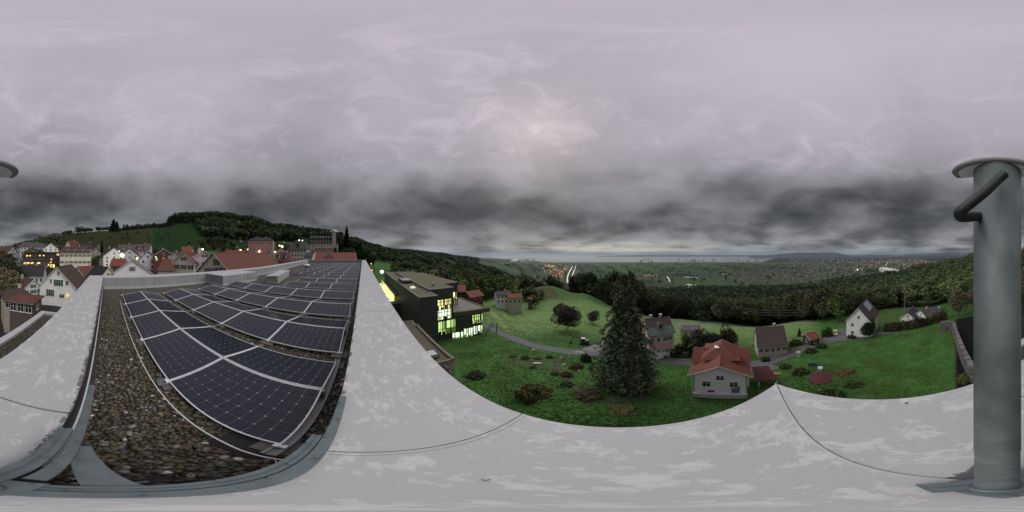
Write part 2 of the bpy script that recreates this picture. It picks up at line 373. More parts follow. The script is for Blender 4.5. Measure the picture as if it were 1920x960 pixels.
CU = sorted(TC); LD = np.linspace(math.log(8), math.log(60000), 260)
_tab = np.array([np.interp(LD, [math.log(a) for a, b in TC[k]], [b for a, b in TC[k]]) for k in CU])
_ker = np.array([1, 2, 3, 2, 1.]) / 9
_tab = np.array([np.convolve(np.pad(r, 2, mode='edge'), _ker, 'valid') for r in _tab])
_cu = np.array(CU + [CU[0] + 1920.]); _tab = np.vstack([_tab, _tab[:1]])
def HU(u, d):
    u = np.mod(np.asarray(u, float), 1920); d = np.maximum(np.asarray(d, float), 8)
    i = np.clip(np.searchsorted(_cu, u, side='right') - 1, 0, len(_cu) - 2)
    t = (u - _cu[i]) / (_cu[i + 1] - _cu[i]); t = t * t * (3 - 2 * t)
    k = (np.log(d) - LD[0]) / (LD[1] - LD[0]); k0 = np.clip(k.astype(int), 0, len(LD) - 2); f = np.clip(k - k0, 0, 1)
    a = _tab[i, k0] * (1 - f) + _tab[i, k0 + 1] * f; b = _tab[i + 1, k0] * (1 - f) + _tab[i + 1, k0 + 1] * f
    h = a * (1 - t) + b * t
    x = d * np.sin((u - 680) * np.pi / 960); y = d * np.cos((u - 680) * np.pi / 960)
    w = np.clip((d - 90) / 300, 0, 1) * np.clip((7000 - d) / 2000, 0, 1)
    h = h + w * (np.sin(x * .013 + 1.3) * np.cos(y * .011) * 2.2 + np.sin(x * .004 + y * .005) * 4)
    return h
def H(x, y):
    return float(HU(680 + math.atan2(x, y) / math.pi * 960, math.hypot(x, y)))
_dr = np.exp(np.linspace(math.log(8.5), math.log(40000), 900))
def G(u, v):
    """where the survey bearing (u, v) meets the ground"""
    zr = _dr * math.tan(el(v)); h = HU(np.full_like(_dr, u), _dr)
    hit = np.nonzero(zr <= h)[0]
    if len(hit) == 0: return None
    i = hit[0]
    d = _dr[i]
    if i > 0:
        a = zr[i - 1] - h[i - 1]; b = h[i] - zr[i]; d = _dr[i - 1] + (_dr[i] - _dr[i - 1]) * a / max(a + b, 1e-6)
    x, y = XY(u, d); return Vector((x, y, H(x, y)))

def build_terrain():
    nu, nd = 960, 250
    us = np.arange(nu) * 1920 / nu; ds = np.exp(np.linspace(math.log(8), math.log(60000), nd))
    U, D = np.meshgrid(us, ds); Z = HU(U, D); A = (U - 680) * np.pi / 960
    X = D * np.sin(A); Y = D * np.cos(A)
    V = np.stack([X, Y, Z], -1).reshape(-1, 3); V = np.vstack([V, [[0, 0, -21]]])
    i = np.arange(nd - 1)[:, None] * nu; j = np.arange(nu)[None, :]; j2 = (j + 1) % nu
    F = np.stack([i + j, i + nu + j, i + nu + j2, i + j2], -1).reshape(-1, 4)
    # land cover (real ground colours)
    C = np.zeros((nd, nu, 3)); C[:] = (.050, .120, .030)
    def put(mask, c, a=1.0): m = np.asarray(mask, float)[..., None] * a; C[:] = C * (1 - m) + np.array(c) * m
    def band(x, a, b, s): return np.clip((x - a) / s + .5, 0, 1) * np.clip((b - x) / s + .5, 0, 1)
    n1 = np.sin(X * .31 + np.sin(Y * .23) * 2) * np.cos(Y * .27 + np.sin(X * .19) * 2)
    n2 = np.sin(X * .05 + np.sin(Y * .041) * 2) * np.cos(Y * .047 + np.sin(X * .037) * 2)
    put(n1 > .45, (.040, .062, .016), .5)
    put(band(D, 58, 125, 14) * band(U, 880, 1530, 30), (.125, .215, .068), .9)
    put(band(D, 88, 135, 8) * band(U, 1190, 1530, 20), (.165, .225, .11), .9)
    # townside ground
    put(((U < 650) | (U > 1860)) & (D < 170), (.035, .036, .030))
    put(((U < 650) | (U > 1860)) & (D < 260) & (D >= 170) & (n1 > 0), (.030, .05, .02))
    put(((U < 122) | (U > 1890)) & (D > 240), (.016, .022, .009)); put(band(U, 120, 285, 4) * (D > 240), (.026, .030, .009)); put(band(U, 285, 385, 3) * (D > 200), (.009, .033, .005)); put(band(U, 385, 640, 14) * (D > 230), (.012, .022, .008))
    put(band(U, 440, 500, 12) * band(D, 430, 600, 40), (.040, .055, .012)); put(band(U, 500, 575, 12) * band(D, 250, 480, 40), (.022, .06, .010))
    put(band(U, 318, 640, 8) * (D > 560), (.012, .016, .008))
    # yard beyond the stone wall and forest floors
    put(band(U, 1792, 1900, 6) * (D < 68), (.012, .012, .012))
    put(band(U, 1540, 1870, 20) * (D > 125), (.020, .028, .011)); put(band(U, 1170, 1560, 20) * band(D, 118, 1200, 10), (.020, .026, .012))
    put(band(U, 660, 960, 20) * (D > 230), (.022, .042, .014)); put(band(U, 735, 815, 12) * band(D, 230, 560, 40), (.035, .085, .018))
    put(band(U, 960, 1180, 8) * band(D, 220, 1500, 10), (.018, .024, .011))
    # field behind the hedge, brown ploughed corner
    put(band(U, 1000, 1046, 3) * band(D, 128, 200, 8) * (U + (D - 130) * .45 < 1052), (.055, .06, .022), .9)
    put(band(U, 1600, 1650, 6) * band(D, 75, 125, 10), (.11, .065, .045), .8)
    put(band(U, 1650, 1720, 6) * band(D, 62, 125, 10), (.055, .11, .03), .9)
    put(band(U, 1700, 1760, 8) * band(D, 150, 300, 30), (.05, .10, .025), .8)
    # mown dry strips in the meadow
    st = (np.sin((X * .52 - Y * .32) * 1.7) > .45) & (U > 915) & (U < 1008) & (D > 56) & (D < 92)
    put(st * band(U, 915, 1000, 16) * band(D, 56, 90, 10) * (np.sin(X * .9 + Y * 1.7) > -.35), (.30, .27, .13), .6)
    put(band(D, 50, 135, 10) * band(U, 960, 1530, 20) * (np.sin((X * .9 + Y * .4) * 1.1) > .2) * (n2 > -.4), (.17, .22, .10), .3)
    # plain: patchwork
    far = (D > 1200) & (U > 880) & (U < 1830)
    a = np.floor((X * .83 + Y * .55 + 90 * np.sin(Y * .002)) / 260); b = np.floor((Y * .83 - X * .55 + 70 * np.sin(X * .003)) / 190)
    h = np.mod(np.sin(a * 12.9898 + b * 78.233) * 43758.5453, 1)
    for lo, hi, c in ((0, .35, (.034, .068, .026)), (.35, .6, (.055, .10, .04)), (.6, .75, (.016, .026, .012)), (.75, .9, (.06, .07, .045)), (.9, 1, (.08, .12, .05))):
        put(far & (h >= lo) & (h < hi), c)
    put(far & (n2 > .15) & (D < 5000), (.016, .024, .012), .8)
    put((U > 1265) & (U < 1530) & (D > 1150) & (D < 2100), (.042, .085, .028), .8)
    put((U > 1330) & (U < 1530) & (D > 1250) & (D < 2000) & (np.sin(X * .045 + Y * .03) > 0), (.075, .075, .065), .6)
    put((U > 1095) & (U < 1235) & (D > 2600) & (D < 5500), (.036, .09, .024), .85)
    put(far & (D > 8500), (.012, .02, .016))
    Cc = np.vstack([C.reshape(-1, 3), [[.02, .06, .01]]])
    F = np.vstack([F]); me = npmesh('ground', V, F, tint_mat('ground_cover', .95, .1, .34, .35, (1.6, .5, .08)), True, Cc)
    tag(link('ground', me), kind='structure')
    cap = MB(); r = [(8 * math.sin(q * math.pi / 24), 8 * math.cos(q * math.pi / 24)) for q in range(48)]
build_terrain()

M_road = mat('asphalt', (.115, .112, .118), .9, noise=(.8, .7), col2=(.085, .083, .086), bump=(20, .1))
M_grvd = mat('gravel_track', (.21, .205, .19), .95, noise=(2.5, .8), col2=(.14, .14, .13))
M_soil = mat('trodden_earth', (.062, .056, .042), .95, noise=(1.5, .9), col2=(.035, .05, .02))
M_kerb = mat('kerb_stone', (.26, .26, .25), .85, noise=(3, .5))
M_wht = mat('road_paint', (.7, .7, .68), .7)
def smooth_pts(pts, n):
    pts = [Vector(p) for p in pts]; out = []
    for i in range(len(pts) - 1):
        a, b, c, d = pts[max(i - 1, 0)], pts[i], pts[i + 1], pts[min(i + 2, len(pts) - 1)]
        for k in range(n):
            t = k / n; out.append(.5 * ((2 * b) + (c - a) * t + (2 * a - 5 * b + 4 * c - d) * t * t + (3 * b - a - 3 * c + d) * t ** 3))
    out.append(pts[-1]); return out
def ribbon(name, uv, width, m, lift=.07, n=6, kind='structure', edge=None, jitter=0):
    pts = [G(*q) for q in uv]; pts = smooth_pts([p for p in pts if p], n); vs = []; k = 7
    e = MB()
    for i, p in enumerate(pts):
        d = pts[min(i + 1, len(pts) - 1)] - pts[max(i - 1, 0)]; s_ = Vector((d.y, -d.x, 0)).normalized(); w = width if not isinstance(width, (list, tuple)) else width[0] + (width[1] - width[0]) * i / (len(pts) - 1)
        w += random.uniform(-jitter, jitter)
        for j in range(k):
            q = p + s_ * (j / (k - 1) - .5) * w; vs.append((q.x, q.y, H(q.x, q.y) + lift))
    fs = [(i * k + j, i * k + j + 1, (i + 1) * k + j + 1, (i + 1) * k + j) for i in range(len(pts) - 1) for j in range(k - 1)]
    b = MB(); b.add(vs, fs); o = b.build(name, m, smooth=True); tag(o, kind=kind)
    if edge is not None:   # a raised kerb along one side
        q = []
        for i, p in enumerate(pts):
            d = pts[min(i + 1, len(pts) - 1)] - pts[max(i - 1, 0)]; s_ = Vector((d.y, -d.x, 0)).normalized() * edge
            c = p + s_ * ((width if not isinstance(width, (list, tuple)) else width[0]) / 2 + .1); q.append((c.x, c.y, H(c.x, c.y) + .12))
        kb = MB(); kb.tube(q, .13, 4); ko = kb.build('kerb', M_kerb); tag(ko, kind='structure')
    return o
R1 = [(904,609),(915,613),(935,623),(960,634),(990,645),(1020,652.5),(1050,657.5),(1080,661),(1110,662.5),(1140,664),(1180,669),(1222,675),(1260,678),(1300,680.5),(1340,684),(1400,685),(1440,679),(1475,667),(1510,653),(1545,643),(1580,636),(1620,630),(1660,625),(1700,617.5),(1740,608),(1768,600)]
ribbon('road', R1, 3.6, M_road, .09, edge=-1)
ribbon('gravel_track', [(1100,658),(1118,652),(1140,642),(1165,628),(1190,612)], 3.4, M_grvd, .13)
ribbon('driveway', [(1572,640),(1570,632),(1568,624),(1566,617.5)], 9.5, M_road, .12)
ribbon('garden_path', [(1052,668),(1046,684),(1052,700),(1066,716),(1090,735),(1125,746),(1170,750),(1215,746)], .9, M_soil, .07, jitter=.25)
ribbon('flower_bed', [(945,677),(975,684),(1005,689),(1035,690),(1052,688)], (1.3, 1.8), mat('bed_soil', (.075, .055, .038), .95, noise=(2.5, .9), col2=(.03, .055, .018)), .06, jitter=.3)
ribbon('flower_bed', [(938,667),(970,672),(1005,675),(1040,676)], (1.4, 1.6), mat('bed_soil2', (.075, .07, .034), .95, noise=(2.5, .9), col2=(.03, .06, .018)), .06, jitter=.3)
ribbon('house_yard', [(1395,694),(1420,690),(1450,684)], 6.0, M_road, .11)
# white bicycle symbol painted on the carriageway
def bike_mark():
    c = G(1085, 661); a = G(1095, 661.5); d = (a - c); d.z = 0; d.normalize(); s_ = Vector((-d.y, d.x, 0)); b = MB()
    def pt(x, y, lift=.035): q = c + d * x + s_ * y; return (q.x, q.y, H(q.x, q.y) + .1 + lift)
    for cx in (-.75, .75):
        ring = [pt(cx + .42 * math.cos(t * math.pi / 8), .42 * math.sin(t * math.pi / 8)) for t in range(17)]
        b.tube(ring, .05, 4)
    for seg in ([(-.75, 0), (-.25, .75), (.55, .7), (.75, 0)], [(-.25, .75), (0, 0), (.55, .7)], [(-.75, 0), (0, 0)], [(.45, .95), (.75, .95)]):
        b.tube([pt(*q) for q in seg], .05, 4)
    tag(b.build('bicycle_marking', M_wht), 'white bicycle symbol painted on the road below the meadow', 'road marking')
bike_mark()

# ---------------------------------------------------------------- lake and far shore
lk = MB(); lk.prism([(9000 * 0 + 3000, -60000), (90000, -60000), (90000, 60000), (3000, 60000)], -402, -400)
def lake():
    m = bpy.data.materials.new('lake_water'); m.use_nodes = True; t = NT(m.node_tree); bs = t.n['Principled BSDF']
    bs.inputs['Base Color'].default_value = (.16, .18, .18, 1); bs.inputs['Roughness'].default_value = .16; bs.inputs['IOR'].default_value = 1.33
    tc = t.add('ShaderNodeTexCoord'); b = t.add('ShaderNodeBump', i_Strength=.06, i_Distance=5); t.l.new(t.noise(tc.outputs['Object'], .002, 6, .6), b.inputs['Height']); t.l.new(b.outputs[0], bs.inputs['Normal'])
    b = MB(); b.add([(2000, -50000, -400), (95000, -50000, -400), (95000, 50000, -400), (2000, 50000, -400)], [(0, 1, 2, 3)])
    tag(b.build('lake', m), kind='structure')
lake()
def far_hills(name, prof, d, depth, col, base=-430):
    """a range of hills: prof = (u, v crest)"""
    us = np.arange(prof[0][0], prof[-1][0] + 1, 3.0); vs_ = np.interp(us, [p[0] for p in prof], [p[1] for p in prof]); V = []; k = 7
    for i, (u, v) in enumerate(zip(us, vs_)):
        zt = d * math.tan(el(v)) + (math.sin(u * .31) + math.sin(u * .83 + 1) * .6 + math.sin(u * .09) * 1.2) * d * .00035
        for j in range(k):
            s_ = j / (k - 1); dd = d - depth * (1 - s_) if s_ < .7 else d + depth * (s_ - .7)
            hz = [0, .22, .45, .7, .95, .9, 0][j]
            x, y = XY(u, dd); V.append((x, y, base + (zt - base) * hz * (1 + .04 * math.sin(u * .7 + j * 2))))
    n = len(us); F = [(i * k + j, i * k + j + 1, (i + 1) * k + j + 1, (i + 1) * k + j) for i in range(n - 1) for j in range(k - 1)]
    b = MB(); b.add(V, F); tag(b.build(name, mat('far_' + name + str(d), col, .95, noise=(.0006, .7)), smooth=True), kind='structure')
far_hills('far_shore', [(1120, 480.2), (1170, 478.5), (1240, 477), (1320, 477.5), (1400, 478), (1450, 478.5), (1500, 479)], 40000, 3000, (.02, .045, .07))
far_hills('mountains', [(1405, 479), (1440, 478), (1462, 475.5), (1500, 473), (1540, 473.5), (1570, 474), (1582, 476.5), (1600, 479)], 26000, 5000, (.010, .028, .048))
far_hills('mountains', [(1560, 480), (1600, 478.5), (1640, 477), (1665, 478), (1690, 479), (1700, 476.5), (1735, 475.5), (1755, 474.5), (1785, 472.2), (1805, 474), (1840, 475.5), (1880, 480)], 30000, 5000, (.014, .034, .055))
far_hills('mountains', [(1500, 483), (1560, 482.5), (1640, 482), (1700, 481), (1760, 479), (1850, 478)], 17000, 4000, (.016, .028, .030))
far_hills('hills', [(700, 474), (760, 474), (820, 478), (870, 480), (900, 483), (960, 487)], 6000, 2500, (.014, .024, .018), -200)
# ---------------------------------------------------------------- the flat roof we stand on
ZT, ZG = -1.5, -2.29            # parapet top, gravel
XO, XI = .852, -.174            # long parapet, outer / inner edge
YO, YI = -1.233, -.235          # short parapet
XL, XLO = -10.84, -11.85        # far left parapet
YE = 46.0
bld = thing('flat_roof_building', 'flat roofed building under the camera with wide grey metal parapet and gravel roof', 'building', (0, 0, -30))
def bb(mb, name, m, smooth=False):   # parts are written in world coordinates, the root sits at the foot
    return mb.build(name, m, bld, smooth, loc=(0, 0, 30))
w = MB(); w.prism([(XO - .06, YO + .06), (XO - .06, YE + .9), (-16.9, YE + .9), (XLO + .06, 16.5), (XLO + .06, YO + .06)], -31, ZT - .14); 
# the slab must stay under the gravel: carve by stacking rims instead
w = MB()
w.prism([(XO - .06, YO + .06), (XO - .06, YE + .9), (-16.9, YE + .9), (XLO + .06, 16.5), (XLO + .06, YO + .06)], -31, ZG - .1)
w.box(XI + .02, XO - .06, YO + .06, YE + .9, ZG - .1, ZT - .05); w.box(XLO + .06, XI + .02, YO + .06, YI - .02, ZG - .1, ZT - .05)
w.box(XLO + .06, XL - .02, YI - .02, 16.5, ZG - .1, ZT - .05)
w.prism([(XLO + .06, 16.5), (XL - .02, 16.5), (-15.9, YE + .1), (-16.9, YE + .1)], ZG - .1, ZT - .05)
w.box(-16.9, XI + .02, YE + .1, YE + .9, ZG - .1, ZT - .05)
w.box(XL - .02, -8.82, 7.62, 11.55, ZG - .1, ZT - .05)
bb(w, 'wall', M_render)
def sheet(x0, x1, y0, y1, m, thick=.035, drip=None):
    b = MB(); b.box(x0, x1, y0, y1, ZT - thick, ZT)
    for e in (drip or []):
        if e == 'x+': b.box(x1 - .02, x1 + .004, y0, y1, ZT - .13, ZT - thick + .001)
        if e == 'x-': b.box(x0 - .004, x0 + .02, y0, y1, ZT - .09, ZT - thick + .001)
        if e == 'y-': b.box(x0, x1, y0 - .004, y0 + .02, ZT - .13, ZT - thick + .001)
        if e == 'y+': b.box(x0, x1, y1 - .02, y1 + .004, ZT - .09, ZT - thick + .001)
    return bb(b, 'coping_sheet', m)
def poly_sheet(pts, m, drop=0.0):
    b = MB(); b.prism(pts, ZT - .035 - drop, ZT - drop); return bb(b, 'coping_sheet', m)
# mitred corner sheets
poly_sheet([(XO, YO), (XO, .566), (XI, .566), (XI, YI)], M_cop1)
poly_sheet([(XO - .012, YO), (XI - .006, YI), (-1.0, YI), (-1.0, YO)], M_cop2, .003)
ys = [.576, 4.18, 8.2] + [8.2 + 3.75 * k for k in range(1, 10)] + [YE + .95]
for a, b_ in zip(ys, ys[1:]): sheet(XI, XO, a, b_ - .010, M_cop1, drip=('x+', 'x-'))
xs = [-1.01, -4.1, -7.9, XLO]
for a, b_ in zip(xs, xs[1:]): sheet(b_, a - .010, YO, YI, M_cop2, drip=('y-', 'y+'))
y = YI + .01
for y1 in (3.4, 7.6): sheet(XLO, XL, y, y1 - .01, M_cop3, drip=('x+',)); y = y1
sheet(XLO, -8.78, 7.6, 11.58, M_cop3); sheet(XLO, XL, 11.59, 16.5, M_cop3, drip=('x+',))
for k in range(8):
    y0 = 16.51 + k * 3.69; y1 = y0 + 3.68; f = lambda yy: (yy - 16.5) / (YE - 16.5)
    poly_sheet([(XLO + (-16.95 - XLO) * f(y0), y0), (XL + (-15.9 - XL) * f(y0), y0), (XL + (-15.9 - XL) * f(y1), y1), (XLO + (-16.95 - XLO) * f(y1), y1)], M_cop3)
for k in range(4): x0 = -16.9 + k * 4.18; sheet(x0, x0 + 4.17 if k < 3 else XI - .01, YE, YE + .95, M_cop3)
b = MB(); e0, e1 = Vector((XI, YI, 0)), Vector((XO, YO, 0)); dd_ = (e1 - e0).normalized(); nn_ = Vector((-dd_.y, dd_.x, 0)) * .012; b.prism([(e0.x, e0.y), (e1.x, e1.y), (e1.x + nn_.x, e1.y + nn_.y), (e0.x + nn_.x, e0.y + nn_.y)], ZT + .0005, ZT + .006); bb(b, 'mitre_joint', M_cop3)
# standing joint covers on the seams (raised edge)
for yy in ys[:-1]:
    b = MB(); b.box(XI, XO + .002, yy - .035, yy - .008, ZT + .0005, ZT + .004); bb(b, 'joint_lap', M_cop1)
# inner faces: cladding panels with upright seams over a base flashing
def face_panels(x0, y0, x1, y1, n, m=M_upst, ztop=ZT - .035, zbot=ZG + .16, name='upstand_panel', t=.012):
    L = math.hypot(x1 - x0, y1 - y0); nx, ny = -(y1 - y0) / L, (x1 - x0) / L   # left-hand normal, into the gravel
    for i in range(n):
        a, b_ = i / n + .004 / n, (i + 1) / n - .030 / L
        p, q = (x0 + (x1 - x0) * a, y0 + (y1 - y0) * a), (x0 + (x1 - x0) * b_, y0 + (y1 - y0) * b_)
        b = MB(); b.prism([p, q, (q[0] + nx * t, q[1] + ny * t), (p[0] + nx * t, p[1] + ny * t)], zbot, ztop)
        b.prism([(q[0], q[1]), (q[0] + (x1 - x0) / L * .012, q[1] + (y1 - y0) / L * .03), (q[0] + (x1 - x0) / L * .012 + nx * (t + .014), q[1] + (y1 - y0) / L * .012 + ny * (t + .014)), (q[0] + nx * (t + .014), q[1] + ny * (t + .014))], zbot, ztop)
        bb(b, name, m)
    b = MB(); b.prism([(x0, y0), (x1, y1), (x1 + nx * .06, y1 + ny * .06), (x0 + nx * .06, y0 + ny * .06)], ZG - .02, zbot - .004); bb(b, 'base_flashing', M_base if m is M_upst else M_dkmem)
face_panels(XL, 7.6, XL, YI, 9)
face_panels(-8.8, 7.6, XL, 7.6, 6)
face_panels(-8.8, 11.55, -8.8, 7.6, 9)
face_panels(XL, 16.5, XL, 11.55, 7)
face_panels(-15.9, YE, XL, 16.5, 34)
face_panels(XI - .01, YE, -15.9, YE, 18)
# short wall: dark membrane with a light clamping rail
face_panels(XL, YI - .004, XI - .05, YI - .004, 4, M_dkmem)
b = MB(); b.box(XL, -.5, YI + .012, YI + .03, ZT - .42, ZT - .37); bb(b, 'clamping_rail', M_alu)
face_panels(XI + .004, YI, XI + .004, YE, 14, M_dkmem)
# gravel bed
g = MB(); g.prism([(XI + .004, YI), (XI + .004, YE), (-15.9, YE), (XL, 16.5), (XL, YI)], ZG - .09, ZG)
gbed = bb(g, 'gravel_bed', M_grav); gbed['kind'] = 'stuff'
# pebbles
def ico():
    t = (1 + 5 ** .5) / 2; v = np.array([(-1, t, 0), (1, t, 0), (-1, -t, 0), (1, -t, 0), (0, -1, t), (0, 1, t), (0, -1, -t), (0, 1, -t), (t, 0, -1), (t, 0, 1), (-t, 0, -1), (-t, 0, 1)], float)
    v /= np.linalg.norm(v[0])
    f = [(0, 11, 5), (0, 5, 1), (0, 1, 7), (0, 7, 10), (0, 10, 11), (1, 5, 9), (5, 11, 4), (11, 10, 2), (10, 7, 6), (7, 1, 8), (3, 9, 4), (3, 4, 2), (3, 2, 6), (3, 6, 8), (3, 8, 9), (4, 9, 5), (2, 4, 11), (6, 2, 10), (8, 6, 7), (9, 8, 1)]
    return v, np.array(f)
def subdiv(v, f):
    V = [tuple(p) for p in v]; c = {}; nf = []
    def mid(a, b):
        k = (min(a, b), max(a, b))
        if k not in c:
            p = (np.array(V[a]) + V[b]); p /= np.linalg.norm(p); V.append(tuple(p)); c[k] = len(V) - 1
        return c[k]
    for a, b, d in f:
        x, y_, z = mid(a, b), mid(b, d), mid(d, a); nf += [(a, x, z), (b, y_, x), (d, z, y_), (x, y_, z)]
    return np.array(V), np.array(nf)
ICO = ico(); ICO1 = subdiv(*ICO)
PEB_COLS = np.array([(.042, .038, .024), (.095, .082, .048), (.125, .10, .056), (.08, .08, .066), (.15, .145, .12), (.05, .049, .040), (.12, .068, .040), (.28, .26, .21), (.60, .58, .52)])
PEB_W = np.array([.2, .2, .15, .15, .1, .1, .05, .035, .015])
M_peb = tint_mat('pebble_stone', .42, .4, .25, 40)
def pebble_mats():
    return [mat('pebble_%s' % n, tuple(c), .42, noise=(40, .5)) for n, c in zip('abcdefghi', PEB_COLS)]
PM = pebble_mats()
def pebbles():
    bv, bf = ICO1; meshes = []
    for i in range(len(PEB_COLS) * 2):
        v = bv * (1 + .12 * rng.standard_normal((len(bv), 1))) ; v[:, 2] *= .5; v[:, 1] *= .75
        me = bpy.data.meshes.new('pebble'); me.from_pydata([tuple(p) for p in v], [], [tuple(q) for q in bf.tolist()]); me.polygons.foreach_set('use_smooth', [True] * len(bf)); me.materials.append(PM[i % len(PM)]); meshes.append(me)
    n = 0
    while n < 290:      # nearest stones, one object each
        r = .28 + 1.25 * rng.random() ** .8; t = rng.random() * math.pi / 2; x = XI - .05 - r * math.cos(t) * .95; yy = YI + .12 + r * math.sin(t)
        if x > XI - .07: continue
        s_ = .017 + .024 * rng.random() ** 1.4; k = rng.choice(len(PM), p=PEB_W / PEB_W.sum())
        o = link('pebble', meshes[k + len(PM) * (n % 2)], gbed, (x, yy, ZG + s_ * .35), (rng.normal() * .2, rng.normal() * .2, rng.random() * 6.28)); o.scale = (s_ * 1.2, s_, s_); n += 1
    iv, f0 = ICO; m = 17000; V = []; F = []; C = []
    r = rng.random(m)
    X = XI - .05 - (rng.random(m) ** 1.6) * 5.2; Y = YI + .05 + (rng.random(m) ** 1.5) * 6.0
    sz = .012 + .022 * rng.random(m) ** 1.7; rz = rng.random(m) * 6.28; k = rng.choice(len(PM), m, p=PEB_W / PEB_W.sum())
    base = iv[None] * (1 + .14 * rng.standard_normal((m, 12, 1))) * np.stack([sz * 1.25, sz * .95, sz * .55], -1)[:, None]
    c, s_ = np.cos(rz)[:, None], np.sin(rz)[:, None]
    xx = base[..., 0] * c - base[..., 1] * s_ + X[:, None]; yy = base[..., 0] * s_ + base[..., 1] * c + Y[:, None]; zz = base[..., 2] + ZG + (sz * (.2 + .4 * rng.random(m)))[:, None]
    V = np.stack([xx, yy, zz], -1).reshape(-1, 3); F = (f0[None] + (np.arange(m) * 12)[:, None, None]).reshape(-1, 3)
    col = np.repeat(PEB_COLS[k] * (.8 + .4 * rng.random((m, 1))), 12, 0)
    o = link('loose_pebbles', npmesh('loose_pebbles', V, F, M_peb, True, col), gbed); o['kind'] = 'stuff'
pebbles()

# ---------------------------------------------------------------- solar panels
PW, PD, PT = 1.63, .985, .035           # width, depth, thickness
PITCH, RISE = 2.35, .18; X0 = -.46; GAPX = .022
def panel_meshes():
    f = MB(); e = .012
    f.box(0, PW, 0, e, -PT, .004); f.box(0, PW, PD - e, PD, -PT, .004); f.box(0, e, e, PD - e, -PT, .004); f.box(PW - e, PW, e, PD - e, -PT, .004)
    fr = f.mesh('frame', M_alu)
    s_ = MB(); s_.box(e, PW - e, e, PD - e, -.006, -.002); sh = s_.mesh('backsheet', M_back)
    nx, ny = 10, 6; cw, ch = (PW - 2 * e - .012) / nx, (PD - 2 * e - .012) / ny; gp = .0012; c_ = .0095
    def cellpts(ox=0, oy=0):
        a, b_ = gp, cw - gp; c, d = gp, ch - gp
        return [(ox + a + c_, oy + c), (ox + b_ - c_, oy + c), (ox + b_, oy + c + c_), (ox + b_, oy + d - c_), (ox + b_ - c_, oy + d), (ox + a + c_, oy + d), (ox + a, oy + d - c_), (ox + a, oy + c + c_)]
    one = MB(); one.prism(cellpts(), -.0015, .0); ce = one.mesh('cell', M_cell)
    al = MB()
    for i in range(nx):
        for j in range(ny): al.prism(cellpts(e + .006 + i * cw, e + .006 + j * ch), -.0015, .0)
    ca = al.mesh('cells', M_cell)
    return fr, sh, ce, ca, (nx, ny, cw, ch, e + .006)
FR, SH, CE, CA, CG = panel_meshes()
ORD = ['first', 'second', 'third', 'fourth', 'fifth', 'sixth', 'seventh', 'eighth', 'ninth', 'tenth', 'eleventh', 'twelfth', 'thirteenth', 'fourteenth', 'fifteenth', 'sixteenth', 'seventeenth', 'eighteenth', 'nineteenth', 'twentieth']
COLN = ['rightmost', 'second from the right', 'third from the right', 'fourth from the right', 'leftmost']
COLN3 = ['rightmost', 'middle', 'leftmost']
tilt = math.atan2(RISE, PD); RC = PD * math.cos(tilt)
def solar():
    K = 18
    for k in range(K):
        n = 5 if k < 4 else (3 if k < 7 else 5)
        cn = COLN if n == 5 else COLN3
        yl = .84 + k * PITCH
        for back in (0, 1):
            for i in range(n):
                x0 = X0 - PW - i * (PW + GAPX)
                if not back: loc = (x0, yl, ZG + .10); rot = (tilt, 0, 0)
                else: loc = (x0, yl + RC + .03 , ZG + .10 + PD * math.sin(tilt)); rot = (-tilt, 0, 0)
                side = 'away facing' if back else 'near facing'
                rt = thing('solar_panel', '%s solar panel of the %s %s row of the roof array' % (cn[i] if n == 3 or i != 4 else 'leftmost', ORD[k], side), 'solar panel', loc, 0, 'solar panels on the gravel roof')
                rt.rotation_euler = rot
                link('frame', FR, rt); link('backsheet', SH, rt)
                dd = math.hypot(x0 + PW / 2, yl + .5)
                if dd < 4.7 and not (back and k > 0):
                    nx, ny, cw, ch, o = CG
                    for a in range(nx):
                        for c in range(ny): link('cell', CE, rt, (o + a * cw, o + c * ch, 0))
                else: q = link('cells', CA, rt); q['kind'] = 'stuff'
        # mounting rails, ballast stones and clamps of this tent
        for i in range(n + 1):
            xr = X0 + .01 - i * (PW + GAPX)
            if dd > 40: break
            r = thing('mounting_rail', ('aluminium rail and ballast under the %s edge of the %s panel tent' % (['right', 'second', 'third', 'fourth', 'fifth', 'left'][i] if n == 5 else ['right', 'second', 'third', 'left'][i], ORD[k])), 'rail', (xr, yl, ZG), 0, 'mounting rails of the solar array')
            b = MB(); b.box(-.05, -.022, -.16, 2 * RC + .19, .055, .085); b.box(.022, .05, -.16, 2 * RC + .19, .055, .085); b.box(-.023, .023, -.159, 2 * RC + .189, .05, .06); b.build('rail', M_alu_dk, r)
            if i in (0, n) or k < 3:
                b = MB(); b.box(-.16, .16, -.12, .10, .0, .049); b.build('ballast', M_conc, r); b = MB(); b.box(-.13, .13, 2 * RC - .1, 2 * RC + .12, 0, .049); b.build('ballast', M_conc, r)
                b = MB(); b.box(-.045, .045, -.05, -.008, .086, .125); b.lathe([(.012, 0), (.012, .02)], (0, -.03, .125), 8); b.build('clamp', M_alu, r)
                b = MB(); b.prism([(-.02, RC - .02), (.02, RC - .02), (.02, RC + .05), (-.02, RC + .05)], .06, .10 + RISE - .03); b.build('ridge_post', M_alu_dk, r)
solar()
# rubber mat at the near right corner of the array
b = MB(); b.box(-.86, -.44, .60, .95, ZG + .005, ZG + .034); tag(b.build('rubber_mat', mat('mat_rubber', (.028, .025, .022), .9, noise=(20, .6)), None), 'dark rubber mat under the near right corner of the solar array', 'mat')
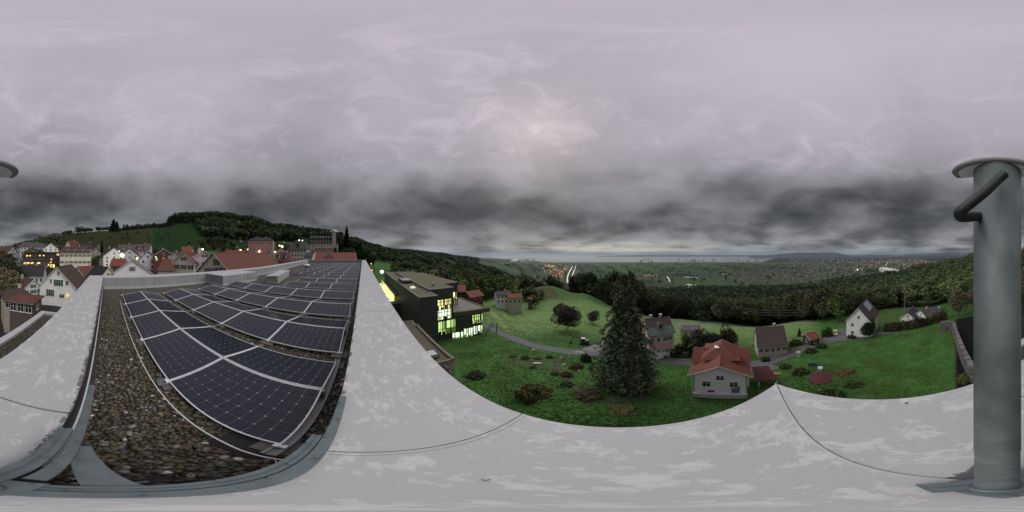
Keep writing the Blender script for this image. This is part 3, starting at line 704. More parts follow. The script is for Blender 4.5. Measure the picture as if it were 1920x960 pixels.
# lightning conductor: bright round rod lying on the gravel round the array
b = MB()
pts = [(-9.4, 9.5), (-9.35, 6), (-9.25, 3), (-9.2, 1.0), (-9.0, .62), (-8.6, .52), (-6, .50), (-3.5, .47), (-2.2, .44), (-1.3, .43), (-.62, .46)]
pts = [PZ(225, 563, ZG + .12), PZ(232, 590, ZG + .12), PZ(243, 625, ZG + .12), PZ(258, 662, ZG + .12), PZ(280, 705, ZG + .11), PZ(310, 747, ZG + .10), PZ(355, 790, ZG + .10), PZ(405, 822, ZG + .09), PZ(460, 847, ZG + .09), PZ(520, 861, ZG + .09), PZ(560, 862.5, ZG + .10)]
b.tube(smooth_pts(pts, 6), .009, 8); cr = b.build('conductor_rod', M_alu, smooth=True); tag(cr, 'bright round metal rod curving over the gravel left of the solar array', 'conductor rod')
b = MB(); q = smooth_pts([PZ(515, 858, ZG + .11), PZ(519, 872, ZG + .07), PZ(512, 885, ZG + .03), PZ(500, 890, ZG + .02)], 6); b.tube(q, .004, 6); tag(b.build('earth_wire', M_alu, smooth=True), 'thin looped wire hanging from the near end of the metal rod', 'wire')
# dark flat stone / puddle spot with a pale pebble and the flat drain tray close to the corner
b = MB(); rr = [(-.40 + .10 * math.cos(t * .52) * (1 + .2 * math.sin(t * 2.1)), .14 + .055 * math.sin(t * .52)) for t in range(12)]
b.prism(rr, ZG - .01, ZG + .022); tag(b.build('tar_patch', M_black, smooth=False), 'small black patch lying on the pebbles near the corner', 'patch')
# steel channels of the mast stand
stand = thing('mast_stand', 'blue grey galvanised channels bolted round the roof corner holding the mast', 'mast stand', (-.15, -.15, ZT))
def strut(p, q, w_, h, groove=True, name='channel'):
    p, q = Vector(p), Vector(q); L = (q - p).length; b = MB()
    b.box(0, L, -w_ / 2, w_ / 2, -h, -.006)
    if groove: b.box(0, L, -w_ / 2, -w_ * .09, -.006, 0); b.box(0, L, w_ * .09, w_ / 2, -.006, 0)
    else: b.box(0, L, -w_ / 2, w_ / 2, -.006, 0)
    for k in range(int(L / .22)): b.lathe([(.009, 0), (.009, .009)], (.1 + k * .22, w_ * .28 * (1 if k % 2 else -1), 0), 6)
    d = (q - p).normalized(); o = b.build(name, M_galv, stand); o.location = p - stand.location; o.rotation_euler = (0, -math.asin(d.z), math.atan2(d.y, d.x)); return o
strut((-.150, 1.24, ZT + .045), (-.150, -.25, ZT + .045), .050, .05, False)
strut((-.205, .72, ZT + .035), (-.205, -.25, ZT + .035), .050, .05)
strut((-1.40, -.125, ZT + .07), (-.26, -.125, ZT + .07), .050, .05, False)
strut((-.78, -.20, ZT + .075), (-.06, -.20, ZT + .075), .075, .05)
strut((-.62, -.105, ZT + .02), (-.20, .02, ZT + .02), .09, .03, False, 'brace_plate')
b = MB(); b.box(-.235, -.085, -.235, -.085, ZT + .048, ZT + .06)
for dx, dy in ((-.222, -.222), (-.098, -.222), (-.222, -.098), (-.098, -.098)): b.lathe([(.011, 0), (.011, .014)], (dx, dy, ZT + .06), 6)
o = b.build('base_plate', M_galv, stand); o.location = -stand.location
b = MB(); b.box(-.44, -.22, -.03, .05, ZG + .3, ZG + .32); tag(b.build('support_tray', mat('tray_brown', (.05, .042, .04), .7, noise=(20, .5)), None), 'brown flat tray between the galvanised channels and the pebbles', 'tray')
b = MB(); b.tube(smooth_pts([(-.30, .03, ZT - .4), (-.34, .05, ZT - .42), (-.36, .09, ZT - .5), (-.42, .10, ZG + .03)], 6), .006, 6); tag(b.build('bent_wire', M_alu, smooth=True), 'short bent aluminium wire standing beside the brown tray', 'wire')
# the mast itself
PX, PY, PR = -.147, -.157, .0315
mast = thing('mast', 'tall grey galvanised steel mast standing on the roof corner at the right', 'mast', (PX, PY, ZT + .06))
b = MB(); z0 = ZT + .06
b.lathe([(PR, 0), (PR, .3), (PR * .975, .31), (PR * .975, .9), (PR, .91), (PR, 1.3), (PR, 1.56)], (0, 0, 0), 48); b.build('tube', M_pole, mast, True)
b = MB(); b.lathe([(PR + .012, 0), (PR + .012, .012), (PR + .004, .02)], (0, 0, 0), 40); b.build('foot_flange', M_galv, mast, True)
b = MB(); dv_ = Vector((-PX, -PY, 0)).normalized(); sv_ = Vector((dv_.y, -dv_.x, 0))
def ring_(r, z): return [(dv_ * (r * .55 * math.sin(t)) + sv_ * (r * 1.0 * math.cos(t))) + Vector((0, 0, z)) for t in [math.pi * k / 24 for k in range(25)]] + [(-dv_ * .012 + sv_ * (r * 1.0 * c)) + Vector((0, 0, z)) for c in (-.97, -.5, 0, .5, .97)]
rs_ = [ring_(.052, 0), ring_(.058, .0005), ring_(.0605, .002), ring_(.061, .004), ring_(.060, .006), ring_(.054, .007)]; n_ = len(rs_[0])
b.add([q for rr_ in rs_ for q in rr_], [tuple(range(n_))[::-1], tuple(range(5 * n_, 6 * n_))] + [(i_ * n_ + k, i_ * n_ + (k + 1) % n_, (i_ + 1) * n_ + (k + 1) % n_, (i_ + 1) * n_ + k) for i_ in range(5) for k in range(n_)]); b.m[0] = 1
hd = b.build('camera_housing', [mat('housing_rim', (.24, .235, .25), .9), mat('housing_shade_lift', (.80, .78, .81), .9, noise=(9, .5), col2=(.72, .70, .73))], None, True, loc=(PX, PY, .118)); tag(hd, 'pale grey rounded housing sitting on top of the mast', 'housing')  # underside colour lightened to offset its shade and meet the sky tone
b = MB(); b.tube(smooth_pts([P(1884, 326, .17), P(1870, 338, .168), P(1850, 357, .16), P(1824, 378, .155), P(1804, 394, .155), P(1798, 402, .160), P(1806, 407, .168), P(1832, 406, .19), P(1850, 404, .205)], 6), .0056, 12)
tag(b.build('cable', mat('cable_black', (.012, .018, .017), .55), smooth=True), 'thick dark cable bent in a hook on the mast head', 'cable')
# roof furniture
M_lgrey = mat('light_grey_sheet', (.36, .37, .37), .5, noise=(3, .5))
rh = thing('roof_hatch', 'low grey metal roof hatch box with a raised lid left of the solar rows', 'roof hatch', (0, 0, ZG))
a, c, d = PZ(500, 531, ZG), PZ(521, 531, ZG), PZ(542, 517, ZG)
b = MB(); e_ = a + (d - c); b.prism([(a.x, a.y), (c.x, c.y), (d.x, d.y), (e_.x, e_.y)], 0, .55); b.build('box', M_lgrey, rh)
cxx, cyy = (a.x + d.x) / 2, (a.y + d.y) / 2
b = MB(); b.prism([(cxx + (q[0] - cxx) * 1.06, cyy + (q[1] - cyy) * 1.06) for q in [(a.x, a.y), (c.x, c.y), (d.x, d.y), (e_.x, e_.y)]], .551, .63); b.build('lid', M_cop3, rh)
b = MB(); b.prism([(cxx + (q[0] - cxx) * 1.02, cyy + (q[1] - cyy) * 1.02) for q in [(a.x, a.y), (c.x, c.y), (d.x, d.y), (e_.x, e_.y)]], .26, .29); b.build('band', M_upst, rh)
# antenna frame behind it
an = PZ(524, 524, ZG); b = MB(); b.tube([(an.x, an.y, ZG), (an.x, an.y, ZG + 1.1)], .02, 6); b.tube([(an.x - .9, an.y + .4, ZG + 1.1), (an.x + 1.1, an.y - .5, ZG + 1.1)], .02, 6)
tag(b.build('cable_mast', M_alu), 'thin T shaped rod standing behind the roof hatch', 'rod')
vv = PZ(575, 502, ZG); vt = thing('roof_ventilator', 'white capped ventilator on the gravel beyond the hatch', 'ventilator', (vv.x, vv.y, ZG))
b = MB(); b.lathe([(.3, 0), (.3, .35)], (0, 0, 0), 16); b.build('pipe', M_upst, vt)
b = MB(); b.lathe([(.62, .35), (.64, .42), (.5, .6), (.2, .68), (.01, .7)], (0, 0, 0), 18); b.build('cap', mat('cap_white', (.62, .62, .58), .6), vt, True)
for (u, v, lab) in ((436, 531, 'white pipe vent near the wall corner of the parapet'), (483, 521, 'white pipe vent at the end of the widened parapet'), (428, 530, 'black capped pipe vent beside a white one by the parapet')):
    q = PZ(u, v, ZG); t = thing('pipe_vent', lab, 'vent', (q.x, q.y, ZG)); r = .05
    b = MB(); b.lathe([(r, 0), (r, .34)], n=10); b.build('pipe', mat('pvc_white', (.6, .6, .58), .5) if u != 428 else M_black, t)
    b = MB(); b.lathe([(r * 1.5, .34), (r * 1.6, .38), (r * .6, .46), (.004, .47)], n=12); b.build('cap', mat('pvc_white', (.6, .6, .58), .5) if u != 428 else M_black, t)
# twigs / leaves on the coping
b = MB(); b.tube([PZ(903, 899, ZT + .006), PZ(911, 901, ZT + .012), PZ(919, 899, ZT + .008)], .0022, 5); tag(b.build('twig', M_black), 'tiny dark curled twig on the wide metal coping', 'twig')
b = MB(); b.tube([PZ(1696, 756, ZT + .006), PZ(1700, 755.5, ZT + .012), PZ(1702, 755, ZT + .006)], .006, 5); tag(b.build('bark_flake', M_black), 'small black flake of bark on the coping near the mast', 'flake')
for u, v in ((350, 756), (345, 742)): pass
# lower annex roof on the left
ax = thing('annex_building', 'lower annex with narrow gravel roof and pale edge left below the parapet', 'annex', (-6, -2.8, -30))
def ab(mb, n, m): return mb.build(n, m, ax, loc=(6, 2.8, 30))
b = MB(); b.box(-10.3, -3.2, -4.3, YO - .02, -31, -4.25); ab(b, 'wall', M_render)
b = MB(); b.box(-10.0, -3.2, -4.0, YO - .03, -4.24, -4.12); ab(b, 'gravel', M_grav)
b = MB(); b.box(-10.35, -3.2, -4.36, -4.0, -4.24, -3.98); b.box(-10.35, -10.02, -3.99, YO - .02, -4.24, -3.985); ab(b, 'coping', M_cop3)
# ---------------------------------------------------------------- houses
WALLS = {'white': (.78, .78, .765), 'cream': (.66, .61, .46), 'grey': (.45, .45, .45), 'pink': (.50, .26, .23), 'palepink': (.62, .50, .54), 'greenish': (.52, .54, .42),
         'pinkstone': (.56, .34, .36), 'wood': (.13, .05, .03), 'dark': (.05, .045, .04), 'bluegrey': (.56, .57, .62), 'beige': (.48, .44, .35), 'brick': (.2, .08, .06), 'brown': (.10, .08, .07)}
ROOFS = {'brown': (.085, .058, .048), 'red': (.23, .068, .038), 'darkred': (.13, .048, .036), 'dark': (.035, .034, .037), 'slate': (.062, .062, .068), 'terracotta': (.22, .080, .052), 'greybrown': (.10, .082, .08), 'rust': (.155, .065, .045), 'mauve': (.16, .12, .15)}
SHUT = {'green': (.02, .13, .06), 'blue': (.035, .04, .10), 'grey': (.2, .2, .2), 'white': (.62, .62, .6), 'olive': (.07, .10, .07)}
M_frame = mat('window_frame_white', (.66, .66, .64), .5)
M_glass = glass_mat('window_glass_dark')
M_lit = glass_mat('window_glass_warm', (.2, .15, .06), (1.0, .78, .25), 1.6, (.7, .4, .08))
M_trim = mat('eaves_trim', (.5, .49, .46), .7)
M_gut = mat('gutter', (.16, .15, .15), .5)
def wmat(k): return mat('wall_' + k, WALLS[k], .88, noise=(.5, .55), col2=tuple(q * .72 for q in WALLS[k]), bump=(6, .1))
def rmat(k): return roof_mat('roof_' + k, ROOFS[k])
def smat(k): return mat('shutter_' + k, SHUT[k], .7, noise=(6, .3))
_wc = {}
def win_mesh(kind, w, h, mats):
    key = (kind, round(w, 2), round(h, 2), tuple(m.name for m in mats))
    if key in _wc: return _wc[key]
    b = MB(); t = .06
    if kind == 'frame':    # in the local xz plane, facing -y
        b.box(-w / 2 - t, w / 2 + t, -.05, .04, -h / 2 - t, -h / 2); b.box(-w / 2 - t, w / 2 + t, -.05, .04, h / 2, h / 2 + t)
        b.box(-w / 2 - t, -w / 2, -.05, .04, -h / 2, h / 2); b.box(w / 2, w / 2 + t, -.05, .04, -h / 2, h / 2)
        b.box(-.03, .03, -.03, .03, -h / 2, h / 2); b.box(-w / 2, w / 2, -.025, .025, h * .12 - .02, h * .12 + .02); b.box(-w / 2 - .1, w / 2 + .1, -.12, .02, -h / 2 - t - .05, -h / 2 - t)
    elif kind == 'pane': b.box(-w / 2, w / 2, -.012, .0, -h / 2, h / 2)
    elif kind == 'shutter':
        b.box(-w / 2, w / 2, -.05, -.01, -h / 2, h / 2)
        for k in range(5): z = -h / 2 + h * (k + .5) / 5; b.box(-w / 2 + .04, w / 2 - .04, -.065, -.05, z - h * .03, z + h * .03)
    me = b.mesh(kind, list(mats)); _wc[key] = me; return me
def add_window(par, x, y, z, rz, w, h, shutter=None, lit=False, simple=False, frame=None):
    if simple:
        o = link('window', win_mesh('pane', w, h, (M_lit if lit else M_glass,)), par, (x, y, z), (0, 0, rz)); o.location = (x + math.sin(rz) * .03, y - math.cos(rz) * .03, z); return o
    f = link('window', win_mesh('frame', w, h, (frame or M_frame,)), par, (x, y, z), (0, 0, rz))
    link('pane', win_mesh('pane', w, h, (M_lit if lit else M_glass,)), f)
    if shutter:
        for s_ in (-1, 1):
            link('shutter', win_mesh('shutter', w * .5, h + .1, (smat(shutter),)), f, (s_ * (w * .77 + .05), 0, 0))
    return f
def house(label, A, B, w, vr, ve, vb, wall='white', roof='brown', hip=0., nl=4, ng=2, rows=2, sh=None, chim=1, dorm=0, lit=0, name='house', cat='house', over=.45, group=None, simple=None,
          ww=.95, wh=1.25, attic=True, zoff=0, base=None, dormw=1.3, vdist=None, bothz=False):
    """ridge runs from A=(u,d) to B=(u,d); rows vr, ve, vb are read at distance vdist"""
    ax_, ay = XY(*A); bx, by = XY(*B); cx, cy = (ax_ + bx) / 2, (ay + by) / 2; L = math.hypot(bx - ax_, by - ay) / 2
    dc = math.hypot(cx, cy); dv = vdist or min(A[1], B[1]); th = math.atan2(by - ay, bx - ax_)
    vd_ = ((bx - ax_) * cx + (by - ay) * cy) / max(math.hypot(bx - ax_, by - ay) * dc, 1e-6)
    if abs(vd_) < .6: zr = dc * math.tan(el(vr)); ze = (dc - w / 2) * math.tan(el(ve)); zb = (dc - w / 2) * math.tan(el(vb))
    else: zr, ze, zb = (dv * math.tan(el(q)) for q in (vr, ve, vb))
    zr = max(zr, ze + w * .12)
    if base is not None: zb = base
    gz = min(H(cx, cy), zb); h = thing(name, label, cat, (cx, cy, zb), th, group)
    ze -= zb; zr -= zb; hw = w / 2; sink = max(1.0, zb - gz + 2); simple = (dv > 85) if simple is None else simple
    hl = L * (1 - hip)
    b = MB()
    if hip: b.box(-L, L, -hw, hw, -sink, ze)
    else:
        b.add([(-L, -hw, -sink), (-L, hw, -sink), (-L, hw, ze), (-L, 0, zr - .12), (-L, -hw, ze), (L, -hw, -sink), (L, hw, -sink), (L, hw, ze), (L, 0, zr - .12), (L, -hw, ze)],
              [(0, 1, 2, 3, 4)[::-1], (5, 6, 7, 8, 9), (0, 5, 9, 4), (1, 2, 7, 6), (0, 1, 6, 5), (3, 8, 9, 4)[::-1], (2, 3, 8, 7)])
    b.build('wall', wmat(wall), h)
    # roof with thickness and overhang
    sl = (zr - ze) / hw; eo = over; zo = ze - eo * sl; b = MB(); T = .18
    if hip:
        r0, r1 = -hl + 0, hl
        pts = [(-L - eo, -hw - eo, zo), (L + eo, -hw - eo, zo), (L + eo, hw + eo, zo), (-L - eo, hw + eo, zo), (r0, 0, zr), (r1, 0, zr)]
        q = [(x, y, z + T) for x, y, z in pts] + [(x, y, z) for x, y, z in pts]
        b.add(q, [(0, 1, 5, 4), (2, 3, 4, 5), (1, 2, 5), (3, 0, 4), (6, 10, 11, 7), (8, 11, 10, 9), (7, 11, 8), (9, 10, 6), (0, 6, 7, 1), (1, 7, 8, 2), (2, 8, 9, 3), (3, 9, 6, 0)])
    else:
        g = over * .8
        b.add([(-L - g, -hw - eo, zo), (L + g, -hw - eo, zo), (L + g, 0, zr), (-L - g, 0, zr), (L + g, hw + eo, zo), (-L - g, hw + eo, zo)] +
              [(-L - g, -hw - eo, zo + T), (L + g, -hw - eo, zo + T), (L + g, 0, zr + T), (-L - g, 0, zr + T), (L + g, hw + eo, zo + T), (-L - g, hw + eo, zo + T)],
              [(6, 7, 8, 9), (9, 8, 10, 11), (0, 3, 2, 1), (3, 5, 4, 2), (0, 1, 7, 6), (5, 11, 10, 4), (1, 2, 8, 7), (2, 4, 10, 8), (3, 0, 6, 9), (5, 3, 9, 11)])
    ro = b.build('roof', rmat(roof), h)
    b = MB()
    if not simple:
        if not hip:
            for s_ in (-1, 1):
                for e_ in (-1, 1):
                    x = s_ * (L + over * .8); b.add([(x - .03 * s_, e_ * (hw + eo), zo - .06), (x + .03 * s_, e_ * (hw + eo), zo - .06), (x + .03 * s_, 0, zr - .06), (x - .03 * s_, 0, zr - .06),
                           (x - .03 * s_, e_ * (hw + eo), zo + .2), (x + .03 * s_, e_ * (hw + eo), zo + .2), (x + .03 * s_, 0, zr + .2), (x - .03 * s_, 0, zr + .2)], [(0, 1, 2, 3), (7, 6, 5, 4), (0, 4, 5, 1), (1, 5, 6, 2), (2, 6, 7, 3), (3, 7, 4, 0)]); b.build('barge_board', M_trim, ro); b = MB()
        for e_ in (-1, 1): b = MB(); b.tube([(-L - eo, e_ * (hw + eo + .07), zo + .02), (L + eo, e_ * (hw + eo + .07), zo + .02)], .07, 6); b.build('gutter', M_gut, ro)
        b = MB(); hh = hl if hip else L + over * .8
        for k in range(max(2, int(2 * hh / .45))): x = -hh + k * .45; b.tube([(x, 0, zr + T + .0), (min(x + .42, hh), 0, zr + T + .03)], .1, 5)
        b.build('ridge_tiles', rmat(roof), ro)
    for k in range(chim):
        x = L * (.35 if k == 0 else -.5); y = hw * .12; b = MB(); b.box(x - .32, x + .32, y - .28, y + .28, zr - .8, zr + .95); b.box(x - .4, x + .4, y - .36, y + .36, zr + .95, zr + 1.05)
        b.build('chimney', wmat('beige') if not simple else wmat('grey'), ro)
    # which faces look at the roof terrace
    vx, vy = -cx, -cy; c, s_ = math.cos(-th), math.sin(-th); lx, ly = vx * c - vy * s_, vx * s_ + vy * c
    sy = -1 if ly < 0 else 1; sx = -1 if lx < 0 else 1
    fh = (ze) / rows
    rng_ = random.Random(int(A[0] * 7 + A[1])); cnt = 0
    if abs(ly) > hw * .8 or True:
        for r in range(rows):
            for i in range(nl):
                x = -L + (i + .5) * 2 * L / nl; z = fh * (r + .5) + .05
                add_window(h, x, sy * (hw), z, 0 if sy < 0 else math.pi, ww, min(wh, fh * .6), sh, rng_.random() < lit, simple)
    for r in range(rows):
        for i in range(ng):
            y = -hw + (i + .5) * w / ng; z = fh * (r + .5) + .05
            add_window(h, sx * L, y, z, math.pi / 2 if sx > 0 else -math.pi / 2, ww, min(wh, fh * .6), sh, rng_.random() < lit, simple)
    if not hip and attic and zr - ze > 1.8:
        add_window(h, sx * L, 0, ze + (zr - ze) * .32, math.pi / 2 if sx > 0 else -math.pi / 2, ww * .9, min(1.15, (zr - ze) * .35), sh, False, simple)
    # dormers on the visible slope
    for k in range(dorm):
        x = -L * .75 + (k + .5) * 1.5 * L / dorm; y0 = sy * hw * .74; zd = ze + (hw - abs(y0)) * sl; dw, dh = dormw, min(1.1, (zr - ze) * .5); y1 = sy * max(0.02, (hw - (zd + dh - ze) / sl))
        b = MB(); ya, yb = sorted((y0, y1)); b.box(x - dw / 2, x + dw / 2, ya, yb, zd - .1, zd + dh); dm = b.build('dormer', wmat(wall), ro)
        b = MB(); e = .15
        y2 = y0 + sy * .2; top = zd + dh + dw * .4
        b.add([(x - dw / 2 - e, y2, zd + dh - .03), (x + dw / 2 + e, y2, zd + dh - .03), (x, y2, top), (x - dw / 2 - e, y1 * .6, zd + dh - .03), (x + dw / 2 + e, y1 * .6, zd + dh - .03), (x, y1 * .6, top)],
              [(0, 1, 2), (5, 4, 3), (0, 2, 5, 3), (1, 4, 5, 2), (0, 3, 4, 1)]); b.build('dormer_roof', rmat(roof), ro)
        link('window', win_mesh('pane', dw * .5, dh * .65, (M_lit if rng_.random() < lit else M_glass,)), ro, (x, y0 + sy * .02, zd + dh * .5), (0, 0, 0 if sy < 0 else math.pi))
    return h, L, hw, ze, zr, th
# ---- town side, nearest first (left part of the picture)
hA = house('white gabled house with green shutters and brown roof, largest just left of the parapet end', (107, 40), (134, 51), 9.6, 502, 538, 568, 'white', 'brown', nl=4, ng=0, rows=2, sh='green', attic=False)
def wall_win(hh, u, v, w_, h_, sh=None, lit=False):
    h, L, hw, ze, zr, th = hh; ds = math.hypot(h.location.x, h.location.y); inv = (Matrix.Translation(h.location) @ Matrix.Rotation(th, 4, 'Z')).inverted(); o = inv @ Vector((0, 0, 0)); sx = -1 if o.x < 0 else 1
    e = inv @ P(u, v, 50.0); k = (sx * L - o.x) / (e.x - o.x); q = o + (e - o) * k      # bearing meets the gable wall
    return add_window(h, sx * L, q.y, q.z, math.pi / 2 if sx > 0 else -math.pi / 2, w_, h_, sh, lit)
wall_win(hA, 109.5, 512.5, .6, .95); wall_win(hA, 95.5, 527, .55, .95); wall_win(hA, 109.5, 530.5, 1.15, 1.5, 'green'); wall_win(hA, 125.5, 531, .7, 1.0); wall_win(hA, 94, 549, 1.0, 1.7, 'green'); wall_win(hA, 127, 554, .8, 1.2, None, True); wall_win(hA, 116, 555, 1.2, .9)
house('long low house with red tiled roof right behind the white house with green shutters', (146, 58), (180, 62), 10, 500, 521, 545, 'grey', 'rust', nl=4, ng=2, rows=1)
house('pale cottage gable with dark roof peeping over the far left parapet corner', (203, 48), (178, 55), 6.4, 502, 522, 545, 'cream', 'dark', nl=2, ng=1, rows=1, chim=0)
house('small white gabled house with arched green windows and dark brown roof down in the lane', (62, 44), (36, 50), 7.4, 525, 542, 562, 'white', 'brown', nl=3, ng=3, rows=2, sh='green', attic=True)
house('house with brown hipped roof at the lower left beside dark trees', (5, 33), (52, 34), 6.5, 543, 560, 580, 'beige', 'brown', hip=.3, nl=4, ng=2, rows=1)
house('shed like house with orange red hipped roof at the lower left, nearest of all', (30, 27), (70, 25.5), 4.2, 556, 566, 590, 'brown', 'rust', hip=.35, nl=3, ng=1, rows=1, chim=0)
house('long house with steep dark roof and skylights below the lit school', (36, 66), (84, 64), 12, 499, 517, 533, 'white', 'dark', nl=7, ng=2, rows=1, dorm=0, chim=2)
house('white gabled house at the far left edge behind dark trees', (24, 86), (2, 90), 10, 461, 474, 500, 'bluegrey', 'brown', nl=3, ng=2, rows=3)
house('small grey house half hidden below the far left gable', (29, 64), (14, 68), 8, 476, 490, 515, 'grey', 'greybrown', nl=3, ng=2, rows=2)
house('big grey apartment block with flat brown roof at the left skyline', (34, 150), (86, 158), 16, 455, 463, 484, 'grey', 'greybrown', hip=.3, nl=9, ng=3, rows=3, chim=1)
house('small red and white timber gable house above the lit school', (95, 128), (99, 140), 11.5, 456, 466, 476, 'white', 'red', nl=3, ng=3, rows=2)
house('large cream mansion with brown mansard roof and two rows of windows', (113, 95), (167, 96), 15, 463, 473, 498, 'cream', 'brown', hip=.25, nl=7, ng=3, rows=2, sh='grey', dorm=3, simple=False, chim=2)
house('white house with red roof on the slope behind the cream mansion', (127, 150), (146, 156), 13, 452, 464, 474, 'white', 'darkred', nl=4, ng=2, rows=2)
house('grey villa with dark dormer roof behind the right end of the mansion', (150, 138), (178, 136), 12, 456, 466, 482, 'grey', 'dark', hip=.3, nl=5, ng=2, rows=2, dorm=3)
house('cream house behind the tall cypress', (180, 120), (188, 122), 9, 462, 471, 486, 'cream', 'brown', nl=2, ng=2, rows=2)
house('white three storey house with dark gable roof right of the cypress', (214, 92), (204, 99), 13, 465, 480, 500, 'white', 'dark', nl=4, ng=3, rows=3, simple=False)
house('white villa with round topped gable and dark roof behind the street light', (222, 116), (252, 117), 12, 459, 471, 492, 'white', 'greybrown', nl=5, ng=2, rows=3, dorm=2)
house('pale blue grey villa with round window gable in the middle of the white row', (243, 98), (246, 106), 11, 466, 478, 497, 'bluegrey', 'slate', nl=4, ng=3, rows=2)
house('long white apartment house with pink toned gables at the right of the white row', (250, 128), (283, 124), 13, 458, 470, 494, 'palepink', 'greybrown', nl=6, ng=2, rows=3, dorm=2, dormw=3.5)
house('grey white gabled house with balcony in front of the apartment house', (277, 88), (280, 98), 9.5, 472, 486, 506, 'bluegrey', 'slate', nl=3, ng=2, rows=2)
house('dark house with bright red roof below the street light', (211, 72), (236, 71), 9, 486, 498, 509, 'dark', 'red', nl=3, ng=2, rows=1, chim=1)
house('white cottage with broad gable and a tiled window canopy just over the parapet', (248, 47), (249, 56), 11.0, 488, 512, 534, 'white', 'greybrown', nl=3, ng=3, rows=1, sh='grey')
house('grey white house with steep red brown hipped roof over the parapet', (298, 52), (326, 52), 9.5, 486, 506, 530, 'bluegrey', 'rust', hip=.55, nl=4, ng=2, rows=1, sh='grey')
house('dark red wooden chalet with lit balcony under its gable', (307, 84), (308, 93), 11, 467, 480, 492, 'wood', 'darkred', nl=3, ng=3, rows=1, lit=.9, name='chalet')
house('small white house with narrow roof between the chalet and the yellow house', (326, 78), (334, 80), 7, 474, 482, 500, 'white', 'brown', nl=2, ng=2, rows=2)
house('yellow plaster house with blue shutters and red roof', (344, 50), (370, 58), 7.4, 474, 491, 530, 'cream', 'darkred', nl=3, ng=3, rows=2, sh='blue')
house('pink toned gabled wing with blue shutters joined to the yellow house', (384, 50), (381, 57), 8.6, 472, 484, 530, 'palepink', 'darkred', nl=2, ng=3, rows=2, sh='blue', chim=0)
house('small house with red roof and dovecot ridge on the green slope', (342, 92), (361, 92), 9, 463, 473, 484, 'grey', 'red', nl=3, ng=2, rows=1)
hB = house('large cream house with long moss stained red roof and white barge boards', (400, 38), (507, 60), 12.5, 475, 512, 540, 'cream', 'rust', nl=9, ng=0, rows=1, sh='olive', chim=0, attic=False)
wall_win(hB, 405.5, 492, 1.0, 1.35, 'olive')
for u_ in (388, 395.5, 403, 410, 417): wall_win(hB, u_, 507, .85, 1.1, 'blue')
house('white gable end at the right of the long red roof', (508, 57), (503, 63), 11, 474, 506, 540, 'white', 'rust', nl=1, ng=1, rows=1, chim=0, attic=True)
house('house with low red roof behind the long cream house', (424, 92), (460, 90), 9, 470, 478, 490, 'brown', 'red', nl=4, ng=2, rows=1)
house('pink square villa with flat dark roof and grey loggia on the hillside', (469, 108), (513, 106), 12, 446, 450, 486, 'pink', 'dark', hip=.3, nl=6, ng=3, rows=3, simple=False, over=.3, chim=2)
house('white gable with dark red roof beside the pink villa', (526, 84), (530, 92), 8.5, 466, 478, 490, 'white', 'darkred', nl=2, ng=2, rows=1)
house('house with dark red hipped roof and small arched dormers', (515, 62), (548, 60), 9, 475, 489, 505, 'grey', 'darkred', hip=.4, nl=4, ng=2, rows=1, dorm=2)
house('greenish cream villa with cross gable and dark roof', (545, 97), (578, 95), 13, 455, 467, 490, 'greenish', 'slate', hip=.3, nl=6, ng=3, rows=3, dorm=1, dormw=4, simple=False)
house('low grey house behind the far roof edge', (575, 76), (590, 75), 8, 474, 480, 500, 'grey', 'slate', nl=3, ng=2, rows=1, chim=0)
house('brick red tiled roof just beyond the end of the roof terrace', (594, 58), (664, 58), 9, 474, 487, 510, 'bluegrey', 'terracotta', nl=7, ng=2, rows=1, chim=0)
house('grey gable standing out of the brick red roof', (616, 54.5), (617, 60), 5.2, 474.5, 486, 510, 'grey', 'slate', nl=1, ng=1, rows=1, chim=0, attic=False)
house('small lonely house on the ridge between the skyline trees', (104, 420), (116, 425), 14, 438, 443, 449, 'grey', 'slate', nl=3, ng=2, rows=1, chim=0)
for i, (u, d, v) in enumerate([(452, 330, 452), (445, 300, 462), (556, 260, 452), (532, 250, 454), (562, 240, 455), (705, 300, 466), (740, 380, 474), (754, 420, 477), (716, 350, 470), (433, 200, 468)]):
    ps = G(u, v + 1.5)
    if ps: d = math.hypot(ps.x, ps.y)
    house(['white farmhouse low on the dark hillside above the pink villa', 'small white chalet under the dark forest edge', 'cream house with lit windows below the forest', 'white house beside the lit street above the villa', 'pale house left of the hotel', 'white farm on the slope above the red lights', 'grey farmhouse on the slope beyond the dark building', 'barn on the slope right of the farmhouse', 'small house in the dark trees on the slope', 'white gable in the hillside garden trees'][i],
          (u - 2.2, d), (u + 2.2, d), min(d * .035, 9), v - 1.8, v, v + 1.5, 'white' if i % 2 else 'grey', 'slate', nl=2, ng=1, rows=1, chim=0, lit=.3, base=None)
